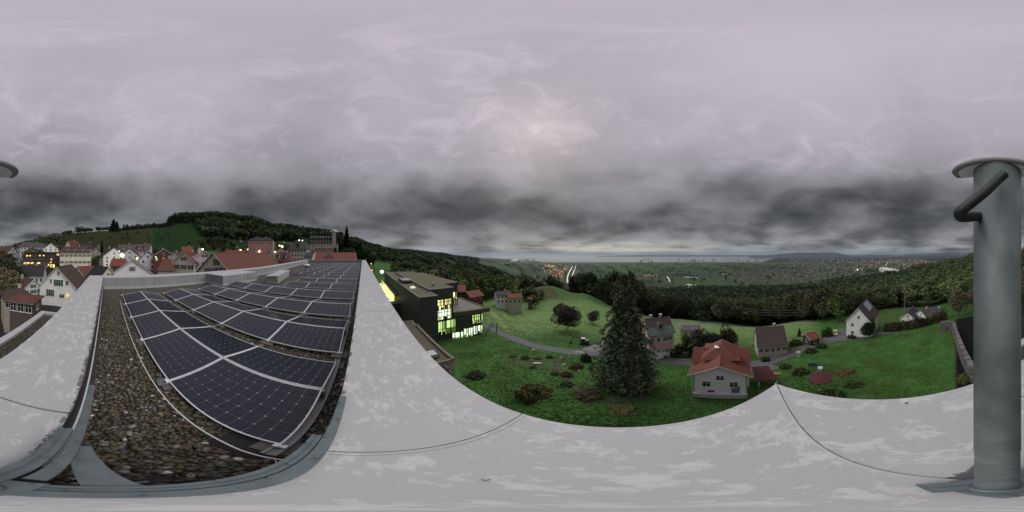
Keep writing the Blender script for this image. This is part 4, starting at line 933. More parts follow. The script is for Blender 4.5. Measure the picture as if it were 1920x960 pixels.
# hotel with mansard roof, balconies and tower
def hotel():
    h, L, hw, ze, zr, th = house('large pale hotel with dark mansard roof, lit dormers and columned balconies', (580, 150), (632, 150), 18, 452, 457, 482, 'beige', 'dark', hip=.2, nl=10, ng=3, rows=3, chim=0, name='hotel', cat='hotel', over=.3)
    b = MB(); b.add([(-L * 1.0, -hw, ze), (L, -hw, ze), (L, hw, ze), (-L, hw, ze), (-L * .93, -hw * .72, ze + 8), (L * .93, -hw * .72, ze + 8), (L * .93, hw * .72, ze + 8), (-L * .93, hw * .72, ze + 8)],
               [(0, 1, 5, 4), (1, 2, 6, 5), (2, 3, 7, 6), (3, 0, 4, 7), (4, 5, 6, 7)]); b.build('mansard', rmat('dark'), h)
    sy = 1 if (h.matrix_basis.inverted() @ Vector((0, 0, 0))).y > 0 else -1
    for k in range(9):
        x = -L * .8 + k * L * .2; b = MB(); b.box(x - .7, x + .7, min(sy * hw * .98, sy * hw * .7), max(sy * hw * .98, sy * hw * .7), ze + .8, ze + 3.2); d = b.build('dormer', wmat('grey'), h)
        link('pane', win_mesh('pane', .9, 1.5, (M_lit if k in (1, 4, 5, 6, 7) and False else M_glass,)), d, (x, sy * (hw * .98 + .02), ze + 2.1), (0, 0, 0 if sy < 0 else math.pi))
        link('skylight', win_mesh('pane', 1.0, .8, (mat('skylight_pale', (.5, .5, .5), .3, emit=((.9, .85, .8), .08)),)), h, (x, sy * (hw * .80 + .1), ze + 6.0), (0, 0, 0 if sy < 0 else math.pi))
    for r in (1, 2):
        z = ze * r / 3; b = MB(); b.box(-L * .55, L * 1.0, min(sy * hw, sy * (hw + 1.5)), max(sy * hw, sy * (hw + 1.5)), z - .1, z + .1); b.build('balcony', wmat('beige'), h)
    for k in range(10):
        x = -L * .55 + k * L * .17; b = MB(); b.lathe([(.22, -6), (.18, ze)], (x, sy * (hw + 1.3), 0), 8); b.build('column', wmat('cream'), h)
    b = MB(); b.box(L * .62, L * .86, min(sy * hw * 1.02, sy * hw * .3), max(sy * hw * 1.02, sy * hw * .3), ze * .2, ze + 10.5); b.lathe([(4.2, 0), (3.2, 1.6), (.1, 2.6)], (L * .74, sy * hw * .66, ze + 10.5), 4); b.build('tower', wmat('grey'), h)
hotel()
# lit school with flat roofs and rows of warm windows
def school():
    d = 88; t = thing('school_building', 'low dark flat roofed school with rows of yellow lit windows', 'school', P(64, 505, d), 0)
    BK = [(26, 88, 84), (45, 112, 104), (88, 112, 97), (20, 38, 79.9)]
    def blk(u0, u1, v0, v1, dd, dep, m, nm):
        a, c = XY(u0, dd), XY(u1, dd); n = Vector((a[0] + c[0], a[1] + c[1], 0)).normalized() * dep; z1 = dd * math.tan(el(v0)); z0 = dd * math.tan(el(v1)) - 3
        b = MB(); b.prism([a, c, (c[0] + n.x, c[1] + n.y), (a[0] + n.x, a[1] + n.y)], z0, z1)
        e = .5 * n.normalized(); b2 = MB(); b2.prism([(a[0] - e.x, a[1] - e.y), (c[0] - e.x, c[1] - e.y), (c[0] + n.x, c[1] + n.y), (a[0] + n.x, a[1] + n.y)], z1 + .003, z1 + .5)
        o = b.build(nm, m, t, loc=-t.location); b2.build('roof', rmat('slate'), t, loc=-t.location)
    def wn(u0, u1, v0, v1, dd, st=1):
        e0, e1, ed = [q for q in BK if q[2] == dd][0]; A_, C_ = Vector((*XY(e0, ed), 0)), Vector((*XY(e1, ed), 0)); nn_ = Vector((A_.y - C_.y, C_.x - A_.x, 0)).normalized()
        def ch(u): s_ = Vector((math.sin(az(u)), math.cos(az(u)), 0)); q = s_ * (A_.dot(nn_) / s_.dot(nn_)); q -= q.normalized() * .25; return (q.x, q.y)
        a, c = ch(u0), ch(u1); z1 = dd * math.tan(el(v0)); z0 = dd * math.tan(el(v1)); b = MB(); n = Vector((a[0], a[1], 0)).normalized() * .1
        b.prism([a, c, (c[0] + n.x, c[1] + n.y), (a[0] + n.x, a[1] + n.y)], z0, z1); b.build('lit_window', M_lit, t, loc=-t.location)
    blk(26, 88, 489, 505, 84, 14, wmat('brown'), 'wall'); blk(20, 38, 490, 506, 79.9, 6, wmat('grey'), 'wing_wall')
    blk(45, 112, 474, 486, 104, 16, wmat('dark'), 'upper_wall'); blk(88, 112, 475, 502, 97, 12, wmat('dark'), 'stair_wall')
    for u in (43.5, 50, 57.5, 70): wn(u, u + 5.2, 491.6, 494.5, 84)
    for u in (42, 48): wn(u, u + 2.5, 498, 501, 84)
    for u, v in ((49.5, 478.5), (54.5, 478.5), (73, 478), (80.5, 478), (96.5, 480)): wn(u, u + 3.2, v, v + 2.2, 104)
    wn(36, 40, 495.5, 500, 79.9); wn(106, 110.5, 475.5, 478.8, 97)
    for (u, v, w_, h_) in ((95, 485, 2.6, 2), (93.5, 489.8, 3.5, 3.6), (90, 495, 2, 4), (94, 496, 3.2, 5), (98, 495.5, 4.4, 6), (87, 498.3, 2, 1.6)): wn(u, u + w_, v, v + h_, 97)
school()
# ---- garden side
hC = house('small white house with red hipped roof and skylight right below the roof edge', (1350, 20.8), (1354, 28.5), 7.0, 685, 703, 738, 'white', 'terracotta', nl=3, ng=2, rows=1, chim=0, attic=False, vdist=20.8, over=.6)
def red_roof_extras():
    h, L, hw, ze, zr, th = hC
    ro = [c for c in h.children if c.name.startswith('roof')][0]
    # cross gables left and right, joined under the same tiles
    for s_ in (-1, 1):
        b = MB(); x0, x1 = -L * .35, L * .85; xm = (x0 + x1) / 2; yo = s_ * (hw + .9); zt = zr + .25
        b.add([(x0, yo, ze + .35), (x1, yo, ze + .35), (xm, yo, zt), (xm, 0, zt + .02), (x0, s_ * hw * .3, ze + .35), (x1, s_ * hw * .3, ze + .35), (x0, yo, ze + .18), (x1, yo, ze + .18), (xm, yo, zt - .17)],
              [(0, 2, 3, 4), (2, 1, 5, 3), (0, 6, 8, 2), (2, 8, 7, 1), (6, 7, 8)]); b.build('cross_gable', rmat('terracotta'), ro)
        b = MB(); b.box(x0 + .2, x1 - .2, min(s_ * hw, s_ * (hw + .6)), max(s_ * hw, s_ * (hw + .6)), -1, ze + .25); b.build('bay', wmat('white'), h)
    b = MB(); q = .72 * hw; b.add([(-L * .5, -q * 1.15, zr - .55), (L, -q * 1.15, zr - .55), (L, q * 1.15, zr - .55), (-L * .5, q * 1.15, zr - .55), (L * .2, 0, zr + 1.45)], [(0, 1, 4), (1, 2, 4), (2, 3, 4), (3, 0, 4)]); b.build('hip_top', rmat('terracotta'), ro)
    b = MB(); b.box(-.15, .55, .35, 1.0, zr - .75, zr + .95); b.build('chimney', mat('chimney_white', (.75, .75, .74), .5), ro)
    b = MB(); b.box(-.2, .6, .3, 1.05, zr + .951, zr + 1.03); b.build('chimney_cap', mat('chimney_white', (.75, .75, .74), .5), ro)
red_roof_extras()
def house_c_front():
    h, L, hw, ze, zr, th = hC; x = -L
    add_window(h, x, 0, ze * .80 + .25, -math.pi / 2, .95, .95)
    b = MB(); b.box(x - .06, x - .004, -hw * .72, -hw * .42, -.2, 2.0); b.build('door', mat('door_grey', (.16, .16, .18), .6), h)
    b = MB(); b.box(x - .5, x - .004, -hw * .98, hw * .98, -.9, .18); b.build('plinth', wmat('grey'), h)
    b = MB(); b.box(x - .05, x - .004, hw * .2, hw * .45, .35, .8); b.build('cellar_window', M_glass, h)
    for s_ in (-1, 1): b = MB(); b.tube([(x - .06, s_ * hw * .97, 0), (x - .06, s_ * hw * .97, ze)], .05, 6); b.build('downpipe', M_gut, h)
house_c_front()
def pink_house():
    h, L, hw, ze, zr, th = house('tall pink and white house with brown roof and white shutters beside the great conifer', (1210, 42), (1253, 44), 7.2, 597, 625, 671, 'pinkstone', 'greybrown', nl=4, ng=2, rows=2, sh='white', dorm=1, chim=2, vdist=44, dormw=1.6)
    sy = 1 if (h.matrix_basis.inverted() @ Vector((0, 0, 0))).y > 0 else -1
    b = MB(); b.box(-L - .05, L + .05, -hw - .05, hw + .05, -1.5, ze * .24); b.build('plinth', wmat('white'), h)
    b = MB(); q = sy * (hw + .5); q2 = sy * hw * .62; sl = (zr - ze) / hw
    b.add([(-L - .4, q, ze - .35), (L + .4, q, ze - .35), (L + .4, q2, ze + (hw - abs(q2)) * sl + .26), (-L - .4, q2, ze + (hw - abs(q2)) * sl + .26), (-L - .4, q, ze - .2), (L + .4, q, ze - .2)], [(4, 5, 2, 3), (0, 1, 5, 4)][::1]); b.build('roof_apron', mat('green_shingle', (.12, .16, .135), .8, noise=(4, .9), col2=(.06, .09, .075)), h)
pink_house()
house('house with dark brown tiled roof, white chimney and beige front across the lane', (1418, 45), (1468, 46.5), 8.0, 614, 646, 667, 'beige', 'greybrown', nl=5, ng=2, rows=1, chim=1, vdist=42.5)
house('small open shed with orange tiled roof by the lane', (1512, 50), (1528, 52), 4.2, 625, 635, 648, 'dark', 'terracotta', nl=1, ng=1, rows=1, chim=0, attic=False, name='shed', cat='shed', vdist=50)
hD = house('white house with brown roof carrying blue grey solar sheets by the driveway', (1610, 56), (1625, 68), 9.0, 578, 603, 632, 'white', 'greybrown', nl=2, ng=2, rows=2, chim=0, vdist=56)
def pv_roof():
    h, L, hw, ze, zr, th = hD; sl = (zr - ze) / hw; m = mat('thin_solar_sheet', (.30, .35, .44), .3, noise=(1.5, .4))
    ro = [c for c in h.children if c.name.startswith('roof')][0]
    for s_, x0, x1, f0, f1 in ((1, -L * .95, L * .9, .04, .55), (-1, -L * .1, L * .85, .05, .6), (1, -L * .5, L * .8, .6, .82)):
        a, b_ = hw * f0, hw * f1; f = lambda y: zr - y * sl + .26
        b = MB(); v = [(x0, s_ * a, f(a)), (x1, s_ * a, f(a)), (x1, s_ * b_, f(b_)), (x0, s_ * b_, f(b_))]
        b.slab(*(v if s_ < 0 else v[::-1]), .06); b.build('solar_sheet', m, ro)
pv_roof()
house('white pointed gable at the left of the far house cluster', (1702, 74), (1712, 84), 7, 587, 597, 613, 'white', 'slate', nl=2, ng=2, rows=1, chim=0, vdist=74)
house('house with slate roof behind the white pointed gable', (1702, 98), (1716, 98), 9, 579, 586, 600, 'white', 'slate', nl=3, ng=2, rows=1, chim=0, vdist=98)
house('white house with grey roof in the middle of the far cluster', (1727, 76), (1744, 80), 8, 583, 592, 608, 'white', 'greybrown', nl=3, ng=2, rows=1, chim=1, vdist=76)
house('grey roofed house with skylights at the right of the far cluster', (1744, 88), (1768, 86), 9, 579, 587, 604, 'bluegrey', 'slate', nl=4, ng=2, rows=1, chim=1, vdist=87)
house('long garage with pale flat roof beyond the dark round tree', (1277, 62), (1312, 62), 5, 617, 619.5, 634, 'beige', 'mauve', hip=.1, nl=2, ng=1, rows=1, chim=0, name='garage', cat='garage', over=.2, vdist=60)
house('white farmhouse behind the meadow hedge with grey roof', (929, 96), (955, 98), 8, 546, 553, 569, 'white', 'slate', nl=4, ng=2, rows=2, chim=1, vdist=96)
house('red roofed barn joined to the white farmhouse at the meadow', (952, 94), (976, 95), 8, 551, 558, 572, 'beige', 'red', nl=3, ng=1, rows=1, chim=0, name='barn', cat='barn', vdist=94)
house('tiny red roofed hut right of the meadow farm', (990, 104), (998, 104), 4, 557, 561, 568, 'brown', 'red', nl=1, ng=1, rows=1, chim=0, name='hut', cat='hut', vdist=104)
house('red barn roof left of two beyond the dark building terrace', (857, 86), (872, 86), 12, 535, 547, 556, 'wood', 'red', nl=2, ng=2, rows=1, chim=0, name='barn', cat='barn', vdist=86, attic=False)
house('red barn roof right of two beyond the dark building terrace', (874, 80), (896, 84), 9, 545, 556, 562, 'wood', 'red', nl=2, ng=2, rows=1, chim=0, name='barn', cat='barn', vdist=80, attic=False)
house('white chalet with snowy looking panels behind the dark building roof', (808, 170), (820, 172), 12, 506, 511, 517, 'white', 'slate', nl=2, ng=2, rows=1, chim=0)
# maroon parasols in the blurred garden
def parasol(u, v, zc, r, label):
    q = PZ(u, v, zc); t = thing('parasol', label, 'parasol', (q.x, q.y, H(q.x, q.y))); hh = zc - H(q.x, q.y)
    b = MB(); n = 8; vs = [(0, 0, hh + .35)] + [(r * math.cos(k * math.pi / 4), r * math.sin(k * math.pi / 4), hh) for k in range(8)] + [(r * math.cos(k * math.pi / 4), r * math.sin(k * math.pi / 4), hh - .18) for k in range(8)]
    b.add(vs, [(0, 1 + k, 1 + (k + 1) % 8) for k in range(8)] + [(1 + k, 9 + k, 9 + (k + 1) % 8, 1 + (k + 1) % 8) for k in range(8)]); b.build('canopy', mat('maroon_cloth', (.075, .016, .022), .85), t)
    b = MB(); b.tube([(0, 0, 0), (0, 0, hh + .4)], .03, 6); b.build('pole', M_alu_dk, t)
    b = MB(); b.lathe([(.3, 0), (.3, .08), (.06, .14)], n=10); b.build('foot', M_conc, t)
parasol(1538, 708, -20.8, 1.75, 'dark red round garden parasol right of the roof corner tip')
b = MB(); a_, c_ = G(1432, 722), G(1460, 700)
mr_ = thing('pavilion', 'garden pavilion with flat dark red roof partly hidden by the roof corner', 'pavilion', G(1432, 716)); 
b.slab((-2.4, -1.6, 2.5), (2.4, -1.6, 2.5), (2.4, 1.6, 2.9), (-2.4, 1.6, 2.9), .12); b.build('roof', mat('maroon_cloth', (.075, .016, .022), .85), mr_); mr_.rotation_euler = (0, 0, -.6)
for sx in (-2.2, 2.2):
    for sy in (-1.4, 1.4): b = MB(); b.box(sx - .06, sx + .06, sy - .06, sy + .06, -.5, 2.45 + (.35 if sy > 0 else .02)); b.build('post', wmat('white'), mr_)
# ---- dark school annexe with lit windows (right of the parapet)
def dark_building():
    t = thing('dark_building', 'dark clad modern building with flat green roofs and brightly lit windows', 'building', (20, 44, -30))
    def put(mb, n, m, sm=False): return mb.build(n, m, t, sm, loc=(-20, -44, 30))
    M_dk = mat('dark_cladding', (.066, .074, .062), .6, noise=(1.2, .6), col2=(.018, .02, .019)); M_dk2 = mat('brown_cladding', (.105, .100, .082), .7, noise=(1.2, .5))
    M_gr = mat('sedum_roof', (.135, .112, .062), .95, noise=(.55, .9), col2=(.075, .09, .038), bump=(5, .4)); M_edge = mat('roof_edge_metal', (.34, .33, .34), .4)
    M_ter = mat('terrace_paving', (.20, .18, .17), .9, noise=(.6, .4)); tr = lambda nm, c, s1: tuple(mat('lit_%s_%d' % (nm, i), (.06, .07, .05), .2, emit=(tuple(q * w_ for q, w_ in zip(c, tw_)), s1 * f)) for i, (f, tw_) in enumerate(((1.0, (1, 1, 1)), (.45, (.9, 1, .75)), (.10, (.7, 1, .5)))))
    M_w = tr('green', (.74, 1.0, .36), .75); M_y = tr('yellow', (1.0, .88, .42), 1.1); M_cw = tr('cool', (.86, 1.0, .74), 1.25)
    zt, zm, zter = -10.4, -9.84, -18.1
    def edge(pts, z, closed=True):
        for i in range(len(pts) if closed else len(pts) - 1):
            a, c = Vector((*pts[i], 0)), Vector((*pts[(i + 1) % len(pts)], 0)); d = (c - a).normalized() * .09; n = Vector((-d.y, d.x, 0)) * 1.0
            b = MB(); b.prism([(a.x - d.x - n.x, a.y - d.y - n.y), (c.x + d.x - n.x, c.y + d.y - n.y), (c.x + d.x + n.x, c.y + d.y + n.y), (a.x - d.x + n.x, a.y - d.y + n.y)], z - .05 + i * .002, z + .14 + i * .002); put(b, 'roof_edge', M_edge)
    tw = [(13.3, 36.6), (18, 36.6), (18, 98), (13.3, 98)]
    b = MB(); b.prism(tw, -30, zt - .004); put(b, 'tower_wall', M_dk)
    b = MB(); b.prism([(13.5, 36.8), (17.8, 36.8), (17.8, 97.8), (13.5, 97.8)], zt - .003, zt + .05); put(b, 'green_roof', M_gr); edge(tw, zt)
    mn = [(18.1, 41.6), (25.8, 41.6), (25.8, 48.5), (32, 48.5), (32, 84), (29, 84), (29, 92), (18.1, 92)]
    b = MB(); b.prism(mn, -31, zm - .004); put(b, 'main_wall', M_dk)
    b = MB(); b.prism([(18.3, 41.8), (25.6, 41.8), (25.6, 48.7), (31.8, 48.7), (31.8, 83.8), (28.8, 83.8), (28.8, 91.8), (18.3, 91.8)], zm - .003, zm + .05); put(b, 'green_roof', M_gr); edge(mn, zm)
    lo = [(25.9, 41.6), (35.2, 39.0), (35.9, 55), (25.9, 55)]
    b = MB(); b.prism(lo, -31, zter - 1.3); put(b, 'lower_wall', M_dk)
    b = MB(); b.prism([(25.9, 41.3), (37.8, 38.2), (38.4, 56), (25.9, 56)], zter - 1.3 + .002, zter - .1); put(b, 'terrace_fascia', M_dk2)
    b = MB(); b.prism([(26, 42.3), (36.9, 39.5), (37.4, 55.5), (26, 55.5)], zter - .09, zter - .02); put(b, 'terrace_paving', M_ter)
    hd = mat('planting_moss', (.13, .10, .04), .95, noise=(1.6, .9), col2=(.055, .07, .02), bump=(8, .6))
    b = MB(); b.prism([(26, 41.35), (37.7, 38.3), (37.5, 39.4), (26, 42.3)], zter - .09, zter + .10); b.prism([(36.9, 39.6), (37.75, 39.3), (38.2, 56), (37.3, 56)], zter - .09, zter + .16); put(b, 'planted_edge', hd)
    for k in range(5):
        z = -14.0 - k * 3.3
        b = MB(); b.box(18.0, 25.85, 41.48, 41.6, z, z + .18); put(b, 'floor_band', M_dk2)
        if z < zter - 2: b = MB(); b.prism([(25.9, 41.48), (35.2, 38.88), (35.2, 39.0), (25.9, 41.6)], z, z + .18); put(b, 'floor_band', M_dk2)
    # vertical cladding seams
    for k in range(9): b = MB(); x = 13.7 + k * .5; b.box(x, x + .03, 36.56, 36.6, -30, zt - .06); put(b, 'cladding_seam', M_dk2)
    # brown panel on the front
    def onplane(u, v, p0, dr):   # bearing (u,v) meets the upright plane through p0 along dr
        sx, sy = math.sin(az(u)), math.cos(az(u)); n = (-dr[1], dr[0]); d = (p0[0] * n[0] + p0[1] * n[1]) / (sx * n[0] + sy * n[1]); return Vector((sx * d, sy * d, d * math.tan(el(v))))
    FR_ = ((25.8, 41.6), (1, 0)); LR = ((25.9, 41.6), (9.3 / 9.66, -2.6 / 9.66))
    def pane(u0, u1, v0, v1, pl, m, bars, mid=None, proud=.12, va=None, name='lit_window'):
        p, dr = pl; n = Vector((dr[1], -dr[0], 0)); a = onplane(u0, v0, p, dr); c = onplane(u1, v1, p, dr); z1, z0 = a.z, c.z
        A = Vector((a.x, a.y, 0)) + n * .06; C_ = Vector((c.x, c.y, 0)) + n * .06; b = MB(); q = n * .04
        b.prism([(A.x, A.y), (C_.x, C_.y), (C_.x + n.x * .01, C_.y + n.y * .01), (A.x + n.x * .01, A.y + n.y * .01)], z0 - .02, z1 + .02); w_ = put(b, name, M_black); rq = random.Random(int(u1 * 5 + v1))
        for i in range(bars * 2):
            P0 = A + (C_ - A) * (i / bars / 2) + q * .3; P1 = A + (C_ - A) * ((i + 1) / bars / 2) + q * .3; zc = z0 + (z1 - z0) * (mid or .42)
            for za, zb, wgt in ((z0, zc, (.25, .35, .40)), (zc + .002, z1, (.6, .3, .1))):
                tt = m[rq.choices((0, 1, 2), wgt)[0]]; b2 = MB(); b2.prism([(P0.x, P0.y), (P1.x, P1.y), (P1.x + q.x * .6, P1.y + q.y * .6), (P0.x + q.x * .6, P0.y + q.y * .6)], za, zb); o2 = b2.mesh('pane', tt); link('pane', o2, w_)
        b = MB(); L = (C_ - A).length; d3 = Vector((dr[0], dr[1], 0)) * (1 if (C_ - A).dot(Vector((dr[0], dr[1], 0))) > 0 else -1)
        def bar(s0, s1, za, zb):
            P0, P1 = A + d3 * s0 + q * 1.05, A + d3 * s1 + q * 1.05; r = n * .06; b.prism([(P0.x, P0.y), (P1.x, P1.y), (P1.x + r.x, P1.y + r.y), (P0.x + r.x, P0.y + r.y)], za, zb)
        rr = random.Random(int(u0 * 3 + v0)); k = bars
        for i in range(k + 1): bar(L * i / k - .10, L * i / k + .10, z0, z1)
        bar(-.06, L + .06, z1, z1 + .08); bar(-.06, L + .06, z0 - .08, z0)
        hm = z0 + (z1 - z0) * (mid or .42)
        for i in range(k):
            if rr.random() < .75: bar(L * i / k, L * (i + 1) / k, hm - .08, hm + .08)
        for i in range(k):
            x_ = L * (i + rr.random() * .6 + .2) / k
            if rr.random() < .7: bar(x_ - .06, x_ + .06, z0, hm if rr.random() < .5 else z1)
            if rr.random() < .6: bar(L * (i + .1) / k, L * (i + .3 + .5 * rr.random()) / k, z0, z0 + (z1 - z0) * (.12 + .2 * rr.random()))
        o = b.mesh('window_frame', M_black); fo = link('window_frame', o, w_)
    pane(820, 846, 563, 577.5, FR_, M_y, 4); pane(820, 846, 582, 595.5, FR_, M_cw, 4, .3)
    pane(821, 858.5, 604, 620, ((25.8, 41.55), (1, 0)), M_w, 5); pane(849, 857, 548, 560, ((32, 48.4), (1, 0)), M_y, 2, .3); pane(849, 857, 562.5, 574, ((32, 48.4), (1, 0)), tr('dim', (.6, .6, .4), .3), 2, .3)
    pane(885, 905, 591, 604, LR, M_w, 5, .35); pane(848, 869, 624, 639.5, LR, M_cw, 4, .3); pane(869, 886, 616.5, 632, LR, M_cw, 4, .4); pane(886, 905, 611.5, 624, LR, M_cw, 4, .4)
    # outside stair in front of the lower windows
    st = thing('outside_stair', 'dark steel staircase running up in front of the lit lower windows', 'staircase', G(889, 640))
    a = onplane(882, 640, *LR) + Vector((1.0, -2.0, 0)); c = onplane(912, 608, *LR) + Vector((1.4, -1.2, 0)); b = MB()
    for off in (0, .9):
        o_ = Vector((-.25 * off, -off, 0)); b.tube([a + o_, c + o_], .12, 4); b.tube([a + o_ + Vector((0, 0, 1)), c + o_ + Vector((0, 0, 1))], .04, 4)
    for k in range(11):
        p = a + (c - a) * k / 10
        b.box(p.x - .25, p.x + .1, p.y - .9, p.y, p.z, p.z + .04); b.tube([p, p + Vector((0, 0, 1))], .02, 4)
    b.build('flight', M_black, st, loc=-st.location)
    b = MB(); b.box(c.x - .3, c.x + 1.6, c.y - 1.1, c.y + .5, c.z - .1, c.z); b.box(c.x + 1.2, c.x + 1.4, c.y - .9, c.y - .7, -32, c.z - .101); b.build('landing', M_black, st, loc=-st.location)
    # rooflights, vents
    for (x, y, z, r, nm, mm) in ((15.2, 48, zt + .05, .9, 'dome_light', mat('dome_lit', (.7, .7, .6), .4, emit=((1, 1, .8), .35))),):
        b = MB(); b.lathe([(r, 0), (r, .15), (r * .8, .45), (r * .4, .6), (.01, .65)], (x, y, z), 16); put(b, nm, mm, True)
    b = MB(); b.box(14.2, 17.4, 56, 64, zt + .051, zt + 1.1); put(b, 'plant_box', M_dk); b = MB(); b.box(14.1, 17.5, 56, 62, zt + 1.11, zt + 1.3); put(b, 'rooflight', mat('rooflight_grey', (.35, .38, .42), .25))
    for (x, y) in ((21, 46), (24.5, 88), (20, 89)): b = MB(); b.box(x, x + .8, y, y + .8, zm + .051, zm + 1.0); put(b, 'vent', M_edge)
    # link building and the glowing courtyard strip beyond it
    b = MB(); b.box(1.0, 13.2, 57, 60, -30, -17.9); put(b, 'link_wall', M_dk); b = MB(); b.box(.9, 13.28, 56.9, 60.1, -17.89, -17.75); put(b, 'link_roof', M_dk2)
    for k in range(6): b = MB(); b.box(2 + k * 1.8, 3.5 + k * 1.8, 56.93, 56.99, -22.5, -19.5); put(b, 'window', M_glass)
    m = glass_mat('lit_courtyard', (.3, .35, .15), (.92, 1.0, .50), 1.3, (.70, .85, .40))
    b = MB(); b.box(8.6, 11.9, 61, 103, -18.3, -18.2); put(b, 'lit_glass_roof', m)  # lit courtyard floor, its light put into the material as glow
    for k in range(14): b = MB(); b.box(8.55, 11.95, 61 + k * 3.1, 61.12 + k * 3.1, -18.19, -18.1); put(b, 'cross_bar', M_edge)
    b = MB(); b.box(12.0, 12.1, 61, 103, -20, -15.8); put(b, 'lit_side_glass', glass_mat('lit_side', (.3, .25, .1), (1.0, .85, .25), 1.3, (.16, .12, .03)))
    b = MB(); b.box(12.15, 13.2, 60.2, 104, -16.0, -15.4); put(b, 'canopy', M_dk2)
dark_building()
# graffiti wing
def low_wing():
    t = thing('concrete_wing', 'low concrete building with gravel roof, skylight and red graffiti on its end wall', 'building', (8, 27, -30))
    def put(mb, n, m, sm=False): return mb.build(n, m, t, sm, loc=(-8, -27, 30))
    z = -15.8; x1 = 11.5; y0 = 18.2; y1 = 36.4
    m = bpy.data.materials.new('graffiti_concrete'); m.use_nodes = True; n = NT(m.node_tree); bs = n.n['Principled BSDF']; tc = n.add('ShaderNodeTexCoord'); O = tc.outputs['Object']
    c = n.mix(n.mr(n.noise(O, 1.2, 6), .35, .7), (.30, .27, .25), (.17, .155, .14)); bs.inputs['Roughness'].default_value = .9
    n.l.new(c, bs.inputs['Base Color'])
    b = MB(); b.box(1.2, x1, y0, y1, -26, z - .3); put(b, 'wall', m)
    b = MB(); b.box(1.2, x1 - .45, y0 + .4, y1, z - .299, z - .2); put(b, 'roof', mat('old_roof', (.12, .105, .075), .95, noise=(.8, .9), col2=(.07, .07, .045), bump=(6, .4)))
    b = MB(); b.box(x1 - .42, x1 + .04, y0 - .04, 33, z - .29, z + .12); b.box(1.2, x1 - .43, y0 - .04, y0 + .36, z - .29, z + .0); put(b, 'parapet', mat('mossy_parapet', (.19, .17, .12), .9, noise=(2, .8), col2=(.11, .11, .06)))
    b = MB(); b.lathe([(1.25, 0), (1.25, .25), (1.0, .42), (.01, .5)], (9.1, 20.6, z - .2), 20); put(b, 'rooflight_kerb', M_black, True)
    b = MB(); b.box(8.5, 9.9, 20.0, 21.4, z + .25, z + .34); put(b, 'rooflight', mat('rooflight_grey', (.35, .38, .42), .25))
    # graffiti lettering strokes painted on the end wall (flat, raised a few millimetres)
    red = mat('graffiti_red', (.19, .02, .03), .7); wh = mat('graffiti_white', (.42, .42, .42), .7); bk = mat('graffiti_black', (.02, .02, .022), .7)
    def stroke(pts, w_, mm):
        pts = [(x1 - 4.6 + a, z - 3.3 + c) for a, c in pts]; b = MB()
        for (a, c), (d, e) in zip(pts, pts[1:]):
            L = math.hypot(d - a, e - c) or 1; nx, nz = -(e - c) / L * w_, (d - a) / L * w_
            b.add([(a - nx, y0 - .006, c - nz), (d - nx, y0 - .006, e - nz), (d + nx, y0 - .006, e + nz), (a + nx, y0 - .006, c + nz)], [(0, 1, 2, 3)])
        put(b, 'graffiti_stroke', mm)
    stroke([(.3, 2.6), (.4, 1.4), (.9, 2.6), (1.3, 1.3), (1.5, 2.7)], .11, wh); stroke([(1.0, .8), (1.1, 2.3), (1.7, 2.2), (1.5, 1.5), (2.1, .9), (2.3, 2.4), (2.9, 2.3), (2.4, 1.5), (3.0, 1.0)], .15, red)
    stroke([(1.3, .4), (2.0, .6), (2.9, .4), (3.1, .9)], .12, red); stroke([(3.2, 2.5), (3.6, 1.6), (4.1, 2.3), (3.9, 1.0), (4.3, .2)], .14, wh); stroke([(3.4, .7), (3.7, .1), (4.0, .6)], .09, bk); stroke([(3.1, 2.1), (3.5, 1.2), (4.0, 1.7)], .05, bk)
low_wing()
# ---- stone retaining wall at the right, stones one by one
def stone_wall():
    a = G(1787, 620); c = G(1826, 716); n1 = (c - a); n1.z = 0; L = n1.length; d = n1.normalized(); s_ = Vector((-d.y, d.x, 0))
    t = thing('stone_wall', 'tall weathered grey stone wall along the right edge of the lawn', 'wall', a); ms = [mat('wall_stone_%s' % k, cc, .9, noise=(1.4, .8), bump=(8, .4)) for k, cc in zip('abc', ((.17, .155, .145), (.12, .11, .10), (.22, .20, .19)))]
    hh = 3.2; n = int(L / .95)
    def top(s): return hh - .5 * s / L
    b = MB(); w_ = .6
    for i in range(n):
        for r in range(7):
            x0 = i * L / n + (.4 if r % 2 else 0); p = a + d * x0; gz = H(p.x, p.y) - a.z
            z0 = gz - .3 + r * .5; z1 = z0 + .48; o = random.uniform(-.04, .05); b = MB(); q = L / n - .03
            b.add([(0, -.45 - o, 0), (q, -.45 - o, 0), (q, .45, 0), (0, .45, 0), (.03, -.42 - o, .48), (q - .03, -.42 - o, .48), (q - .03, .45, .48), (.03, .45, .48)], [(0, 3, 2, 1), (4, 5, 6, 7), (0, 1, 5, 4), (1, 2, 6, 5), (2, 3, 7, 6), (3, 0, 4, 7)])
            ob = b.build('stone', random.choice(ms), t); ob.location = (d.x * x0, d.y * x0, z0); ob.rotation_euler = (0, 0, math.atan2(d.y, d.x))
    # end pier
    b = MB(); b.box(-.2, 3.6, -.5, .5, -1.2, 3.3); pr = b.build('end_pier', ms[1], t); pr.rotation_euler = (0, 0, math.atan2(s_.y, s_.x) + (math.pi if (s_.x * math.cos(az(1778)) - s_.y * math.sin(az(1778))) > 0 else 0))
    b = MB(); b.box(1.5, 2.1, -.56, .56, .9, 1.5); q = b.build('drain_hole', M_black, t); q.rotation_euler = pr.rotation_euler
stone_wall()
